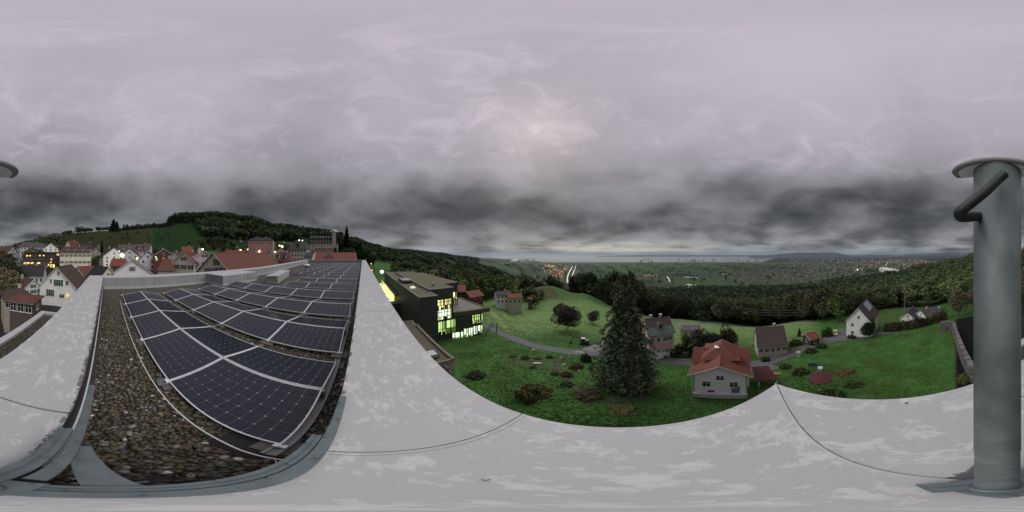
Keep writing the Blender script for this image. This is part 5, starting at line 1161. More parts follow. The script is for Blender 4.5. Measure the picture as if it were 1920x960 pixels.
# ---- street lamps (lit) and small lights
def lamp(u, v, d, label, col, st, h=6, r=.25, halo=0):
    p = P(u, v, d); g = min(H(p.x, p.y), p.z - 2.5); t = thing('street_lamp', label, 'street lamp', (p.x, p.y, g), 0); b = MB(); b.tube([(0, 0, 0), (0, 0, p.z - g)], .07, 6, r2=.04); b.build('post', M_gut, t)
    b = MB(); b.lathe([(.02, -r), (r * .8, -r * .5), (r, 0), (r * .8, r * .5), (.02, r)], (0, 0, p.z - g), 10); b.build('lamp_head', mat('lamp_%g_%g_%g_%g' % (*col, st), (.1, .1, .1), .5, emit=(col, st)), t, True)
    return t
WA = (1, .72, .28); lamp(716, 509.5, 72, 'white glaring street lamp at the left end of the dark building', (.85, .93, 1), 6, r=.75)
lamp(697.5, 507, 90, 'red glowing signal lamp beside the parapet end', (1, .08, .04), 3, r=.5); lamp(696, 494.5, 120, 'small yellow lamp above the red glow at the parapet end', (1, .8, .2), 3, r=.3)
for u, v, d, lab, c, st, r in ((196, 475.5, 115, 'orange lit lamp behind the cypress', WA, 4, .55), (229, 479, 84, 'glaring yellow green floodlight over the red roof', (.95, 1, .45), 5, 1.1), (223, 471.5, 105, 'pale lamp above the glaring floodlight', (1, .95, .6), 4, .5),
     (257, 484.5, 82, 'orange lamp between the white villas', WA, 4, .55), (292, 482, 80, 'small green lamp left of the chalet', (.1, 1, .35), 3, .35), (380, 467.5, 120, 'yellow street lamp at the foot of the green slope', (1, .93, .5), 5, .7),
     (451, 469, 130, 'orange street lamp left of the pink villa', WA, 5, .7), (529, 462, 120, 'bright street lamp right of the pink villa', (1, .85, .5), 5, .8), (524, 460.5, 135, 'yellow street lamp among trees right of the pink villa', (1, .85, .2), 3, .7),
     (486, 471.5, 100, 'small bright entrance lamp at the foot of the pink villa', (1, .9, .5), 5, .5), (516, 472.5, 98, 'orange lamp at the right corner of the pink villa', WA, 4, .5), (561, 450.5, 190, 'pale lamp left of the hotel roof', (1, .85, .7), 4, .7),
     (567, 451, 200, 'second pale lamp beside the hotel roof', (1, .85, .7), 4, .6), (265, 477, 120, 'tiny white lamp on the long apartment house', (1, .95, .8), 4, .4), (120, 466, 100, 'tiny red orange lamp at the mansion roof corner', (1, .4, .15), 2, .3), (464.5, 467.5, 125, 'small yellow lamp beside the pink villa wall', WA, 4, .4)):
    lamp(u, v, d, lab, c, st, r=r)
# balcony light of the chalet
# church turret
cp = P(373, 470, 130); ct = thing('church_turret', 'small pointed grey church turret beyond the yellow house', 'church', (cp.x, cp.y, H(cp.x, cp.y)))
zz = cp.z - H(cp.x, cp.y); b = MB(); b.box(-1.3, 1.3, -1.3, 1.3, 0, zz + 2); b.build('tower', wmat('grey'), ct); b = MB(); b.lathe([(1.9, zz + 2), (.8, zz + 4), (.02, zz + 8)], n=4); b.build('spire', rmat('slate'), ct)
# ---- power poles with wires
M_polew = mat('weathered_pole', (.16, .15, .14), .85); M_wire = mat('wire_grey', (.13, .13, .13), .5)
def pylon(u, vt, vb, label):
    g = G(u, vb); d = math.hypot(g.x, g.y); h = d * math.tan(el(vt)) - g.z; t = thing('power_pole', label, 'power pole', g, -az(u)); b = MB()
    b.tube([(0, 0, -.5), (0, 0, h)], .32, 8, r2=.18); b.build('pole', M_polew, t)
    for k in range(3):
        b = MB(); z = h - .8 - k * 1.7; s_ = 1.9 if k == 1 else 1.4; b.box(-s_, s_, -.08, .08, z, z + .14); a = b.build('cross_arm', M_polew, t)
        for x in (-s_ + .1, s_ - .1): b = MB(); b.lathe([(.06, 0), (.09, .1), (.05, .3)], (x, 0, z + .14), 6); b.build('insulator', wmat('grey'), t)
    return g, h
g1, h1 = pylon(1303, 556, 600, 'slender power pole at the edge of the meadow wood behind the pink house')
g2, h2 = pylon(1696, 531, 580, 'slender power pole in front of the woods behind the solar roofed house')
wr = thing('power_line', 'thin overhead wires strung along the front of the wood between the poles', 'power line', g1)
def wire(p, q, sag):
    b = MB(); pts = [p + (q - p) * (k / 16) - Vector((0, 0, sag * 4 * (k / 16) * (1 - k / 16))) for k in range(17)]; b.tube(pts, .04, 4, cap=False); b.build('wire', M_wire, wr, loc=-wr.location)
far_l = P(1060, 551, 170); A1 = g1 + Vector((0, 0, h1)); A2 = g2 + Vector((0, 0, h2))
for k in range(3):
    for s_ in (-1.3, 1.3):
        o1 = Vector((s_ * math.cos(az(1303)), -s_ * math.sin(az(1303)), -.5 - k * 1.7)); o2 = Vector((s_ * math.cos(az(1696)), -s_ * math.sin(az(1696)), -.5 - k * 1.7))
        wire(A1 + o1, far_l + Vector((0, s_, -k * 1.7)), 2.5); wire(A1 + o1, A2 + o2, 7.0)
# ---- vehicles and machines
def car(p, rz, m, label):
    t = thing('parked_car', label, 'car', p, rz); b = MB(); W2, L2 = .85, 2.05
    prof = [(-L2, .35), (-L2, .75), (-L2 + .25, .9), (-1.1, .98), (-.55, 1.42), (.95, 1.45), (1.6, 1.0), (L2, .9), (L2, .35)]
    n = len(prof)
    def wdt(z): return W2 if z < 1.0 else W2 * .8
    vs = [(x, -wdt(z), z) for x, z in prof] + [(x, wdt(z), z) for x, z in prof]; b.add(vs, [tuple(range(n)), tuple(range(n, 2 * n))[::-1]] + [(i, n + i, n + (i + 1) % n, (i + 1) % n) for i in range(n)])
    bo = b.build('body', m, t)
    for (x0, z0, x1, z1) in ((-1.08, 1.0, -.6, 1.38), (1.0, 1.42, 1.56, 1.04)):
        b = MB(); e = -.02 if x0 < 0 else .02; b.add([(x0 + e, -.68, z0 + .02), (x0 + e, .68, z0 + .02), (x1 + e, .62, z1 + .02), (x1 + e, -.62, z1 + .02)], [(0, 1, 2, 3)]); b.build('windscreen', M_glass, t)
    for s_ in (-1, 1):
        b = MB(); y = s_ * (W2 * .82 + .09); b.add([(-.95, y, 1.02), (1.45, y, 1.02), (.95, y - s_ * .1, 1.38), (-.55, y - s_ * .1, 1.38)], [(0, 1, 2, 3)]); b.build('side_window', M_glass, t)
        for x in (-1.3, 1.3):
            b = MB(); b.tube([(x, s_ * .70, .32), (x, s_ * .88, .32)], .32, 14); wl = b.build('wheel', M_black, t); b = MB(); b.tube([(x, s_ * .881, .32), (x, s_ * .895, .32)], .18, 10); b.build('rim', M_alu, wl)
        b = MB(); b.box(-L2 - .02, -L2 + .01, s_ * .6 - .14, s_ * .6 + .14, .62, .76); b.build('headlight', M_frame, t)
c0 = G(1566, 626.5); car(c0 + Vector((0, 0, .15)), math.atan2(c0.y, c0.x), mat('paint_pale_yellow', (.50, .52, .22), .3, coat=.5), 'pale yellow green parked car standing in the driveway')
c1 = G(1286, 669); car(c1 + Vector((0, 0, .12)), math.atan2(c1.y, c1.x) + 1.57, mat('paint_dark_blue', (.02, .022, .03), .3, coat=.5), 'dark parked car at the hedge beside the lane')
def excavator():
    g = G(1096, 645); t = thing('excavator', 'small dark excavator with its arm stretched out on the meadow edge', 'excavator', g, -az(1096)); M_ex = mat('excavator_paint', (.045, .055, .06), .5, noise=(2, .6)); 
    for s_ in (-1, 1):
        b = MB(); pr = [(-1.3, .0), (-1.5, .3), (-1.3, .6), (1.3, .6), (1.5, .3), (1.3, 0)]; n = 6; vs = [(x, s_ * .8 - .22, z) for x, z in pr] + [(x, s_ * .8 + .22, z) for x, z in pr]; b.add(vs, [tuple(range(n)), tuple(range(n, 12))[::-1]] + [(i, n + i, n + (i + 1) % n, (i + 1) % n) for i in range(n)]); b.build('track', M_black, t)
    b = MB(); b.box(-1.0, 1.3, -.85, .85, .65, 1.25); b.box(.2, 1.35, -.85, .85, 1.26, 1.7); b.build('body', M_ex, t)
    b = MB(); b.box(-.9, .15, -.85, .05, 1.27, 2.4); cb = b.build('cab', M_ex, t); b = MB(); b.box(-.93, -.905, -.78, -.02, 1.5, 2.3); b.box(-.8, .05, -.88, -.855, 1.5, 2.3); b.build('pane', M_glass, cb); b = MB(); b.box(-1.0, .2, -.9, .1, 2.41, 2.48); b.build('cab_roof', mat('cab_white', (.5, .5, .5), .5), cb)
    b = MB(); b.tube([(-.9, .3, 1.2), (-1.9, .3, 2.4), (-3.2, .3, 2.5)], .17, 4); b.build('boom', M_ex, t); b = MB(); b.tube([(-3.1, .3, 2.55), (-3.9, .3, 1.0)], .13, 4); b.build('arm', M_ex, t)
    b = MB(); b.prism([(-4.4, -.05), (-3.7, -.05), (-3.7, .65), (-4.4, .65)], .15, lambda x, y: .9 if x > -4 else .55); b.build('bucket', M_black, t)
excavator()
# ---------------------------------------------------------------- trees
M_leaf = tint_mat('foliage', .9, .1, .25, .8, leaf=True)
M_bark = mat('bark', (.055, .045, .035), .95, noise=(3, .6), stretch=(3, 3, .6))
def quads(P_, s, r, flat=.0):
    """one small leaf-clump face per point"""
    n = len(P_); a = r.standard_normal((n, 3)); a[:, 2] *= (1 - flat); a /= np.linalg.norm(a, axis=1, keepdims=True)
    b = r.standard_normal((n, 3)); b[:, 2] *= (1 - flat); b -= a * (a * b).sum(1, keepdims=True); b /= np.linalg.norm(b, axis=1, keepdims=True)
    s = np.asarray(s).reshape(-1, 1) if np.ndim(s) else np.full((n, 1), s)
    q = np.stack([P_ - a * s - b * s * .6, P_ + a * s * .9 - b * s * .5, P_ + a * s + b * s * .7, P_ - a * s * .8 + b * s * .55], 1)
    return q.reshape(-1, 3), np.arange(n * 4).reshape(n, 4)
def crown_broad(seed, n, col, w=.36, h0=.22, lobes=9, leaf=.022, col2=None, sparse=0):
    r = np.random.default_rng(seed); pts = []; cs = []
    for k in range(lobes):
        t = r.random() * 6.28; rr = w * .62 * math.sqrt(r.random()); z = h0 + (1 - h0) * (.25 + .6 * r.random()); f = 1 - abs((z - .55) / .6) ** 2 * .6
        c = np.array([rr * f * math.cos(t), rr * f * math.sin(t), z]); R_ = np.array([w * .48, w * .48, (1 - h0) * .22]) * (.75 + .5 * r.random())
        m = n // lobes; d = r.standard_normal((m, 3)); d /= np.linalg.norm(d, axis=1, keepdims=True)
        rad = (.55 + .5 * r.random((m, 1)) ** .6); p = c + d * rad * R_; pts.append(p)
        tone = (.7 + .7 * r.random()); base = np.array(col) if (col2 is None or r.random() < .6) else np.array(col2)
        cs.append(np.tile(base * tone, (m, 1)) * (.75 + .5 * r.random((m, 1))))
    P_ = np.vstack(pts); C = np.vstack(cs); keep = P_[:, 2] > h0 * .7; P_, C = P_[keep], C[keep]; P_[:, 2] *= 1 / max(P_[:, 2].max(), 1e-3)
    V, F = quads(P_, leaf * (.7 + .8 * r.random(len(P_))), r); return V, F, np.repeat(C, 4, 0)
def crown_conifer(seed, n, col, w=.17, h0=.06, layers=16, leaf=.02, droop=.35, ragged=.35, ex=.82):
    r = np.random.default_rng(seed); z = h0 + (1 - h0) * (1 - np.sqrt(r.random(n) * .98)); lay = np.floor(z * layers) / layers
    rad = w * (1 - z) ** ex * (1.08 + .2 * np.sin(lay * 51)) * (1.16 - .42 * (z * layers - np.floor(z * layers))) + .006; t = r.random(n) * 6.28; nb = 9
    tb = np.round(t / 6.28 * nb + lay * 7) / nb * 6.28 - lay * 7 * 6.28 / nb; t = np.where(r.random(n) < .6, tb + r.standard_normal(n) * .16, t)
    f = r.random(n) ** .55; br = 1 - ragged * r.random(n) * (np.sin(t * 3 + lay * 40) > 0)
    x = rad * f * br * np.cos(t); y = rad * f * br * np.sin(t); zz = z - droop * rad * f * f + r.standard_normal(n) * .004
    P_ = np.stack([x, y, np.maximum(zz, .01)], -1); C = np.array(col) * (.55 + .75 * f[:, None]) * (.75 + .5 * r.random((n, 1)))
    V, F = quads(P_, leaf * (.6 + .8 * r.random(n)), r, .35); return V, F, np.repeat(C, 4, 0)
def trunk_mesh(seed, top=.75, r0=.018, limbs=5, spread=.25):
    rr = random.Random(seed); b = MB(); pts = [(0, 0, -.05)] + [((rr.random() - .5) * .02 * k, (rr.random() - .5) * .02 * k, top * k / 4) for k in range(1, 5)]; b.tube(pts, r0, 7, r2=r0 * .25)
    for k in range(limbs):
        z = top * (.3 + .6 * k / max(limbs, 1)); t = rr.random() * 6.28; b.tube([(0, 0, z), (spread * .5 * math.cos(t), spread * .5 * math.sin(t), z + .09), (spread * math.cos(t), spread * math.sin(t), z + .2)], r0 * .4, 5, r2=r0 * .12)
    return b.mesh('trunk', M_bark)
TR_D = trunk_mesh(1); TR_C = trunk_mesh(2, .96, .014, 0)
DG = (.050, .070, .034); OL = (.088, .100, .050); AU = (.108, .098, .060); YG = (.105, .140, .045); CN = (.024, .040, .021); MG = (.062, .100, .034)
def mk(fn, *a, **k): V, F, C = fn(*a, **k); return npmesh('crown', V, F, M_leaf, False, C)
BR = [mk(crown_broad, 10 + i, 1700, c, col2=c2, w=w_, h0=.10) for i, (c, c2, w_) in enumerate([(DG, MG, .36), (OL, AU, .40), (MG, YG, .34), (AU, OL, .36), (DG, OL, .42), (YG, MG, .33), (OL, DG, .38)])]
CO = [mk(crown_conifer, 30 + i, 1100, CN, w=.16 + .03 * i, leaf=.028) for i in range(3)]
def tree(p, h, crown, label, cat='tree', group=None, conifer=False, name=None, sx=1.0):
    t = thing(name or ('conifer_tree' if conifer else 'broadleaf_tree'), label, cat, (p[0], p[1], p[2] - .2), random.random() * 6.28, group); t.scale = (h * sx, h * sx, h)
    link('trunk', TR_C if conifer else TR_D, t); link('crown', crown, t); return t
# the great spruce
def great_spruce():
    g = G(1172, 722); h = 21.6; t = thing('giant_spruce', 'huge dark conifer with drooping ragged branches in the middle of the garden', 'tree', g)
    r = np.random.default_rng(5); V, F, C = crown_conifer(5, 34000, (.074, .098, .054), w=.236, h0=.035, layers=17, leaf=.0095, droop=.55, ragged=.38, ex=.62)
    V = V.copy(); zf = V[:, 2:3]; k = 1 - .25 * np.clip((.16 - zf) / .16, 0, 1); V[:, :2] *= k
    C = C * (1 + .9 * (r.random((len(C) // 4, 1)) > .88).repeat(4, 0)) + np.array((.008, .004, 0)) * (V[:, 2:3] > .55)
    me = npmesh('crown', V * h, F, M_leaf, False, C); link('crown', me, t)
    b = MB(); b.tube([(0, 0, -.5), (.1, 0, h * .5), (.1, .05, h * .97)], .42, 10, r2=.04); b.build('trunk', M_bark, t)
    for k in range(26):
        z = h * (.06 + .033 * k); a = k * 2.4; L = h * .2 * (1 - z / h) ** .8; b = MB(); b.tube([(0, 0, z), (L * .6 * math.cos(a), L * .6 * math.sin(a), z - L * .12), (L * math.cos(a), L * math.sin(a), z - L * .42)], .09, 5, r2=.02); b.build('branch', M_bark, t)
    # brown litter and brush pile at the foot
    V, F = quads(np.stack([g.x + r.standard_normal(1500) * 2.6, g.y + r.standard_normal(1500) * 2.6, np.zeros(1500)], -1), .09, r, .9)
    for i in range(0, len(V), 4): V[i:i + 4, 2] += H(V[i, 0], V[i, 1]) + .08
    tag(link('leaf_litter', npmesh('leaf_litter', V, F, tint_mat('litter', .95, .1), False, np.tile((.075, .042, .028), (len(V), 1)))), 'reddish brown leaf litter spread under the huge conifer', 'leaf litter', kind='stuff')
great_spruce()
def bush_mesh(seed, n, col, col2, leaf=.05, h=.8):
    r = np.random.default_rng(seed); d = r.standard_normal((n, 3)); d /= np.linalg.norm(d, axis=1, keepdims=True); d[:, 2] = np.abs(d[:, 2]); bump = 1 + .25 * np.sin(d[:, 0:1] * 7 + seed) * np.cos(d[:, 1:2] * 6)
    P_ = d * bump * (.35 + .65 * r.random((n, 1)) ** .5) * np.array([.5, .5, h]); m = r.random((n, 1)) < .4
    C = np.where(m, np.array(col2), np.array(col)) * (.6 + .8 * r.random((n, 1))); V, F = quads(P_, leaf * (.5 + .8 * r.random(n)), r); return npmesh('foliage', V, F, M_leaf, False, np.repeat(C, 4, 0))
def bush(uv, w, h, me, label, group=None, name='shrub'):
    p = G(*uv); t = thing(name, label, name.replace('_', ' '), (p.x, p.y, p.z - .1), random.random() * 6, group); t.scale = (w, w, h); link('foliage', me, t)
    b = MB(); 
    for k in range(4): b.tube([(0, 0, 0), (.15 * math.cos(k * 1.7), .15 * math.sin(k * 1.7), .3), (.25 * math.cos(k * 1.7), .25 * math.sin(k * 1.7), .55)], .015, 4)
    b.build('stem', M_bark, t); return t
BU1 = bush_mesh(1, 3800, (.050, .075, .022), (.11, .115, .035), .040); BU2 = bush_mesh(2, 1600, (.05, .06, .03), (.075, .055, .035), .05); BU3 = bush_mesh(3, 1600, (.03, .055, .015), (.05, .08, .02), .05); BU4 = bush_mesh(4, 1600, (.045, .034, .034), (.03, .026, .026), .04)
BU5 = bush_mesh(5, 1500, (.12, .105, .04), (.07, .09, .03), .05)
bush((1001, 742), 4.6, 2.6, BU1, 'round yellow green shrub standing alone on the lawn below the path')
bush((893, 706), 3.2, 1.6, BU2, 'reddish low shrub beside the graffiti building')
for uv, w_, h_, me, lab in (((1080, 690), 2.8, 1.6, BU5, 'yellow bush at the bend of the garden path'), ((1062, 705), 2.2, 1.3, BU5, 'lower yellow tinged bush beside the garden path'), ((1098, 676), 2.6, 2.6, BU3, 'grey green bush between the road and the conifer'), ((1118, 693), 3.2, 2.2, BU3, 'pale bush left of the conifer foot'),
      ((1040, 702), 1.6, .8, BU2, 'small brown plant left of the path'), ((1062, 722), 2.0, 1.0, BU3, 'low green plant below the path bend'), ((1102, 742), 3.4, 1.2, BU2, 'brown grass clump by the lower path'), ((1166, 770), 3.0, .6, BU5, 'flat tan weed patch on the lower lawn'),
      ((1583, 702), 4.2, 1.4, BU5, 'yellowing shrub on the big lawn'), ((1226, 700), 1.9, 1.0, BU2, 'brush pile right of the conifer'), ((1810, 712), 2.4, 1.6, BU5, 'pale dry bush at the foot of the stone wall'),
      ((985, 672), 2.2, .9, BU2, 'brown perennial in the left flower bed'), ((1008, 673), 2.0, .8, BU5, 'straw coloured perennial in the flower bed'), ((962, 669), 1.8, .8, BU5, 'tan perennial at the left end of the bed'), ((1030, 671), 1.8, .8, BU3, 'green perennial at the right end of the bed'),
      ((1000, 690), 1.6, .5, BU2, 'rusty ground plant along the lower bed'), ((1472, 690), 2.6, 1.3, BU3, 'dark green bush in the blurred garden'), ((1435, 677), 2.2, 1.8, BU3, 'round green bush before the brown roofed house'), ((1500, 700), 3.4, 1.6, BU3, 'dark bush between the red parasols'),
      ((1520, 660), 3.4, 1.4, BU3, 'leafy heap below the small shed'), ((1492, 646), 4.6, 2.2, BU3, 'dark hedge bush left of the shed'), ((1560, 745), 3.4, 1.6, BU3, 'dark hedge just below the roof edge'), ((1600, 724), 3.0, 1.0, BU3, 'low dark bush at the garden fence')):
    bush(uv, w_, h_, me, lab)
for i, (u, v, w_, h_, me) in enumerate(((1245, 668, 4.4, 4.2, BU3), (1262, 668, 5.0, 4.6, BU3), (1278, 664, 4.6, 4.8, BU4), (1540, 652, 3.2, 2.2, BU3), (1552, 630, 4.6, 4.6, BU3), (1596, 634, 3.2, 1.6, BU3), (1670, 620, 5.6, 4.4, BU2), (1684, 619, 5.6, 4.4, BU3), (1698, 617, 5.6, 4.6, BU3), (1712, 615, 5.4, 4.8, BU2), (1724, 612, 5.4, 5.0, BU4), (1738, 608, 5.0, 4.0, BU3), (1756, 604, 5.0, 5.2, BU2), (1768, 600, 4.4, 5.6, BU2))):
    bush((u, v), w_, h_, me, 'hedge shrub ' + ['right of the pink house', 'between the pink house and the lane', 'under the dark purple tree', 'right of the orange shed', 'behind the yellow car', 'at the foot of the solar roofed house', 'first in the hedge right of the round evergreen', 'second in the hedge right of the round evergreen', 'middle of the hedge along the upper lane', 'before the white pointed gable', 'dark and leafless before the far cluster', 'small and green before the far cluster', 'tall and tan left of the stone pier', 'nearest to the stone pier'][i], name='hedge_shrub')
# single trees that stand out
def T(u, vb, vt, crown, label, conifer=False, sx=1.0, name=None, d=None):
    g = G(u, vb) if d is None else Vector((*XY(u, d), H(*XY(u, d)))); 
    if g is None: return
    dd = math.hypot(g.x, g.y); h = dd * math.tan(el(vt)) - g.z; return tree(g, max(h, 1.5), crown, label, conifer=conifer, sx=sx, name=name)
GR = mk(crown_broad, 91, 5200, (.13, .118, .095), w=.52, h0=.10, lobes=14, leaf=.018, col2=(.085, .09, .055))
T(1065, 619, 566, GR, 'large round grey brown tree alone in the meadow', sx=.92); T(1111, 606, 581, GR, 'small round tree to the right of the large meadow tree', sx=.85)
EV = mk(crown_broad, 92, 6000, (.016, .032, .012), w=.50, h0=.04, lobes=12, leaf=.016, col2=(.022, .04, .014)); T(1630, 632, 599, EV, 'round dark evergreen in front of the white solar roofed house', sx=1.0)
PU = mk(crown_broad, 93, 4200, (.030, .022, .026), w=.60, h0=.08, lobes=12, leaf=.018, col2=(.022, .020, .020)); T(1322, 668, 619, PU, 'wide dark purple tree above the red hipped roof', sx=.95)
BR8 = mk(crown_broad, 94, 3600, (.045, .055, .022), w=.46, h0=.04, lobes=12, leaf=.018, col2=(.075, .055, .03)); T(1368, 664, 608, BR8, 'tall reddish green tree right of the dark purple tree', sx=.62); T(1344, 650, 622, BR8, 'grey green bushy tree behind the dark purple tree', sx=1.0)
T(1499, 630, 614, CO[0], 'small dark columnar conifer behind the orange shed', True, 1.5); T(1288, 652, 628, BR[2], 'bush like tree beside the garage', sx=1)
CY = mk(crown_conifer, 95, 1500, (.012, .022, .010), w=.075, h0=.02, leaf=.02, ragged=.1); T(191, 505, 450, CY, 'tall narrow black cypress between the town houses', True, 1.25, 'cypress_tree', d=100)
T(650, 495, 424, mk(crown_conifer, 96, 3200, (.010, .019, .010), w=.15, h0=.05, leaf=.018, ragged=.5), 'tall dark conifer rising above the roof end', True, 1.15, d=150)
for i, (u, vt, dd, sx) in enumerate(((602, 458, 150, 1.2), (618, 452, 165, 1.2), (636, 446, 150, 1.3), (664, 446, 160, 1.4), (676, 452, 150, 1.3), (688, 464, 150, 1.3), (628, 462, 130, 1.2), (653, 464, 128, 1.4), (672, 470, 120, 1.3), (700, 476, 150, 1.3), (690, 482, 110, 1.1))):
    T(u, 0, vt, [CO[1], BR[0]][i % 2], 'dark tree in the group right of the hotel, ' + ['leftmost at the hotel wall', 'behind the hotel corner', 'left of the tall conifer', 'close right of the tall conifer', 'sloping down the skyline', 'lowest on the skyline', 'front left of the group', 'in front of the tall conifer', 'front right of the group', 'behind the red lamp', 'just above the red lamp'][i], i % 2 == 0, sx, d=dd)
for i, (u, vt, dd, c, sx) in enumerate(((181, 478, 98, BR[4], 1.1), (175, 482, 92, BR[4], 1), (8, 470, 62, BR[3], 1.1), (20, 478, 58, BR[4], 1.1), (3, 500, 48, BR[3], 1.1), (22, 505, 46, BR[3], 1.1), (12, 530, 40, BR[4], 1.1), (27, 470, 92, CO[0], 1), (62, 462, 110, BR[3], 1.3), (50, 468, 108, BR[3], 1.0), (74, 466, 112, BR[3], 1.1),
       (378, 448, 210, BR[4], 1.2), (392, 444, 215, BR[0], 1.3), (408, 442, 215, BR[4], 1.3), (422, 446, 220, BR[0], 1.3), (436, 450, 205, BR[5], 1.2), (400, 456, 170, BR[0], 1.2), (420, 458, 170, BR[4], 1.2), (440, 462, 165, BR[5], 1.1), (456, 464, 150, BR[5], 1.0), (524, 452, 150, BR[5], 1.0), (535, 455, 145, BR[5], 1.1), (228, 441, 330, BR[0], 1.0), (355, 452, 120, CO[1], 1.4), (290, 462, 130, BR[4], 1.2))):
    T(u, 0, vt, c, ['dark bush tree beside the cypress', 'dark shrub tree left of the cypress', 'bare reddish tree at the far left edge', 'dark tree below the far left gable', 'brown tree low at the left edge', 'autumn tree left of the dark roofs', 'dark tree behind the orange red roof', 'dark conifer beside the small grey house', 'autumn coloured tree in front of the grey apartment block', 'smaller autumn tree left of the lit school trees', 'autumn tree right above the lit school',
       'leftmost round tree of the hillside group', 'second round tree of the hillside group', 'highest round tree of the hillside group', 'fourth round tree of the hillside group', 'yellow green tree at the right of the hillside group', 'front tree left in the hillside group', 'front tree middle of the hillside group', 'yellow green front tree of the hillside group', 'small yellow green tree left of the pink villa', 'lamp lit green tree right of the pink villa', 'second lamp lit green tree right of the pink villa', 'lone dark bush on the olive hillside', 'dark tree behind the small red roof', 'dark tree above the chalet'][i], c in CO, sx, d=dd)
# skyline trees on the left ridge
for i, (u, vt, dd, cf, sx) in enumerate([(66, 447, 520, 0, 1.3), (76, 443, 500, 0, 1.6), (86, 446, 500, 0, 1.3), (130, 432, 460, 0, 1.5), (150, 424, 470, 0, 1.7), (160, 428, 470, 0, 1.4), (172, 430, 470, 0, 1.4), (183, 425, 470, 0, 1.3), (192, 430, 470, 0, 1.2), (213, 410, 465, 1, 2.4), (219, 414, 470, 1, 2.0)] + [(232 + k * 5.6, 419 - (k > 6) * 1.5 + (k * 7 % 5) * .9, 600 + (k % 3) * 30, k % 3 == 0, 1.2) for k in range(16)]):
    T(u, 0, vt, CO[i % 3] if cf else BR[[0, 4, 0][i % 3]], 'small dark tree on the skyline of the left hill' if i > 10 else ['low tree at the left start of the skyline', 'round tree over the grey apartment block', 'round tree right of the apartment block skyline', 'wide tree right of the lonely ridge house', 'big round skyline tree above the cream mansion', 'dark tree right of the big round skyline tree', 'broad dark tree in the middle of the left skyline', 'pointed tree on the left skyline before the conifers', 'low dark tree on the skyline left of the conifers', 'tall dark conifer on the skyline of the left hill', 'second dark conifer close beside the tall one'][i], cf, sx, d=dd)
    if i > 10: COL.objects[-1] if False else None
for o in COL.objects:
    if o.get('label') == 'small dark tree on the skyline of the left hill': o['group'] = 'small trees along the skyline'

# ---------------------------------------------------------------- woods
def scatter(u0, u1, d0, d1, n, seed, test=None):
    r = np.random.default_rng(seed); u = u0 + (u1 - u0) * r.random(n); d = np.sqrt(d0 ** 2 + (d1 ** 2 - d0 ** 2) * r.random(n)); ok = np.ones(n, bool) if test is None else test(u, d); return u[ok], d[ok]
woods = []   # (u, d, height, kind)
def wood(u0, u1, d0, d1, n, hmin, hmax, kinds, seed, test=None):
    u, d = scatter(u0, u1, d0, d1, n, seed, test); r = np.random.default_rng(seed + 1)
    for a, b_ in zip(u, d): woods.append((a, b_, hmin + (hmax - hmin) * r.random(), kinds[r.integers(len(kinds))]))
edge = lambda u: np.interp(u, [1170, 1200, 1235, 1300, 1350, 1420, 1480, 1535, 1560, 1600, 1640, 1680, 1730, 1790, 1826, 1870], [120, 118, 118, 120, 108, 112, 104, 96, 78, 92, 122, 118, 130, 118, 96, 80])
wood(1170, 1560, 90, 200, 520, 14, 23, [0, 1, 2, 3, 4, 6, 0, 1], 41, lambda u, d: d > edge(u))
wood(1555, 1870, 80, 230, 460, 11, 19, [0, 2, 4, 5, 6, 1, 0], 42, lambda u, d: (d > edge(u)) & ~((u > 1690) & (u < 1770) & (d > 150)))
wood(1170, 1560, 190, 520, 1500, 14, 20, [0, 0, 1, 4, 4, 7], 43); wood(1560, 1880, 230, 600, 1500, 13, 19, [0, 0, 4, 6, 2, 7], 44); wood(1700, 1890, 600, 1500, 1500, 15, 22, [0, 4, 3, 7], 45)
wood(1540, 1720, 600, 1300, 700, 14, 20, [0, 4, 7], 46)
wood(1170, 1540, 520, 1150, 1500, 14, 20, [0, 4, 7], 47, lambda u, d: ~((u > 1480) & (d > 700) & (d < 900)))
me_ = lambda u: np.interp(u, [960, 1000, 1040, 1080, 1120, 1150, 1175], [245, 250, 222, 208, 172, 138, 122])
wood(1078, 1200, 112, 340, 560, 22, 32, [0, 3, 0, 4, 7], 48, lambda u, d: d > me_(u)); wood(955, 1080, 220, 520, 300, 12, 18, [0, 4, 1, 7], 49, lambda u, d: (d > me_(u)) & (np.abs(u - 1070) > 4)); wood(955, 1200, 520, 1500, 1500, 14, 20, [0, 4, 7], 50, lambda u, d: ((u < 1055) | (u > 1085)) & (np.sin(u * .13 + d * .004) > -.4))
wood(890, 965, 108, 330, 170, 10, 16, [0, 2, 5, 4, 1], 51, lambda u, d: ~((u > 915) & (d < 122))); wood(815, 900, 105, 330, 260, 10, 16, [0, 2, 4, 1], 52); wood(730, 820, 330, 700, 420, 11, 17, [0, 4, 7], 53, lambda u, d: np.sin(u * .2 + d * .02) > .1)
wood(690, 830, 130, 300, 160, 7, 12, [0, 2, 4], 54, lambda u, d: (u > 735) | (d > 220)); wood(700, 965, 330, 1500, 2200, 14, 20, [0, 4, 7, 7], 55, lambda u, d: (np.sin(u * .11 + d * .006) > -.55)); wood(690, 900, 1500, 3400, 2600, 15, 22, [7, 0], 56)
wood(316, 640, 575, 820, 2600, 24, 40, [7, 7, 7, 7, 7, 0], 57, lambda u, d: d > np.interp(u, [316, 330, 400, 480, 560, 640], [560, 560, 600, 620, 640, 640])); wood(345, 560, 380, 650, 1300, 16, 26, [0, 4, 7, 7], 58, lambda u, d: (u > 358 + (640 - d) * .11) & ~((u > 442) & (u < 500) & (d < 560) & (d > 440))); wood(225, 320, 630, 700, 210, 12, 18, [0, 7, 0], 68); wood(118, 212, 500, 560, 60, 9, 15, [0, 4], 69)
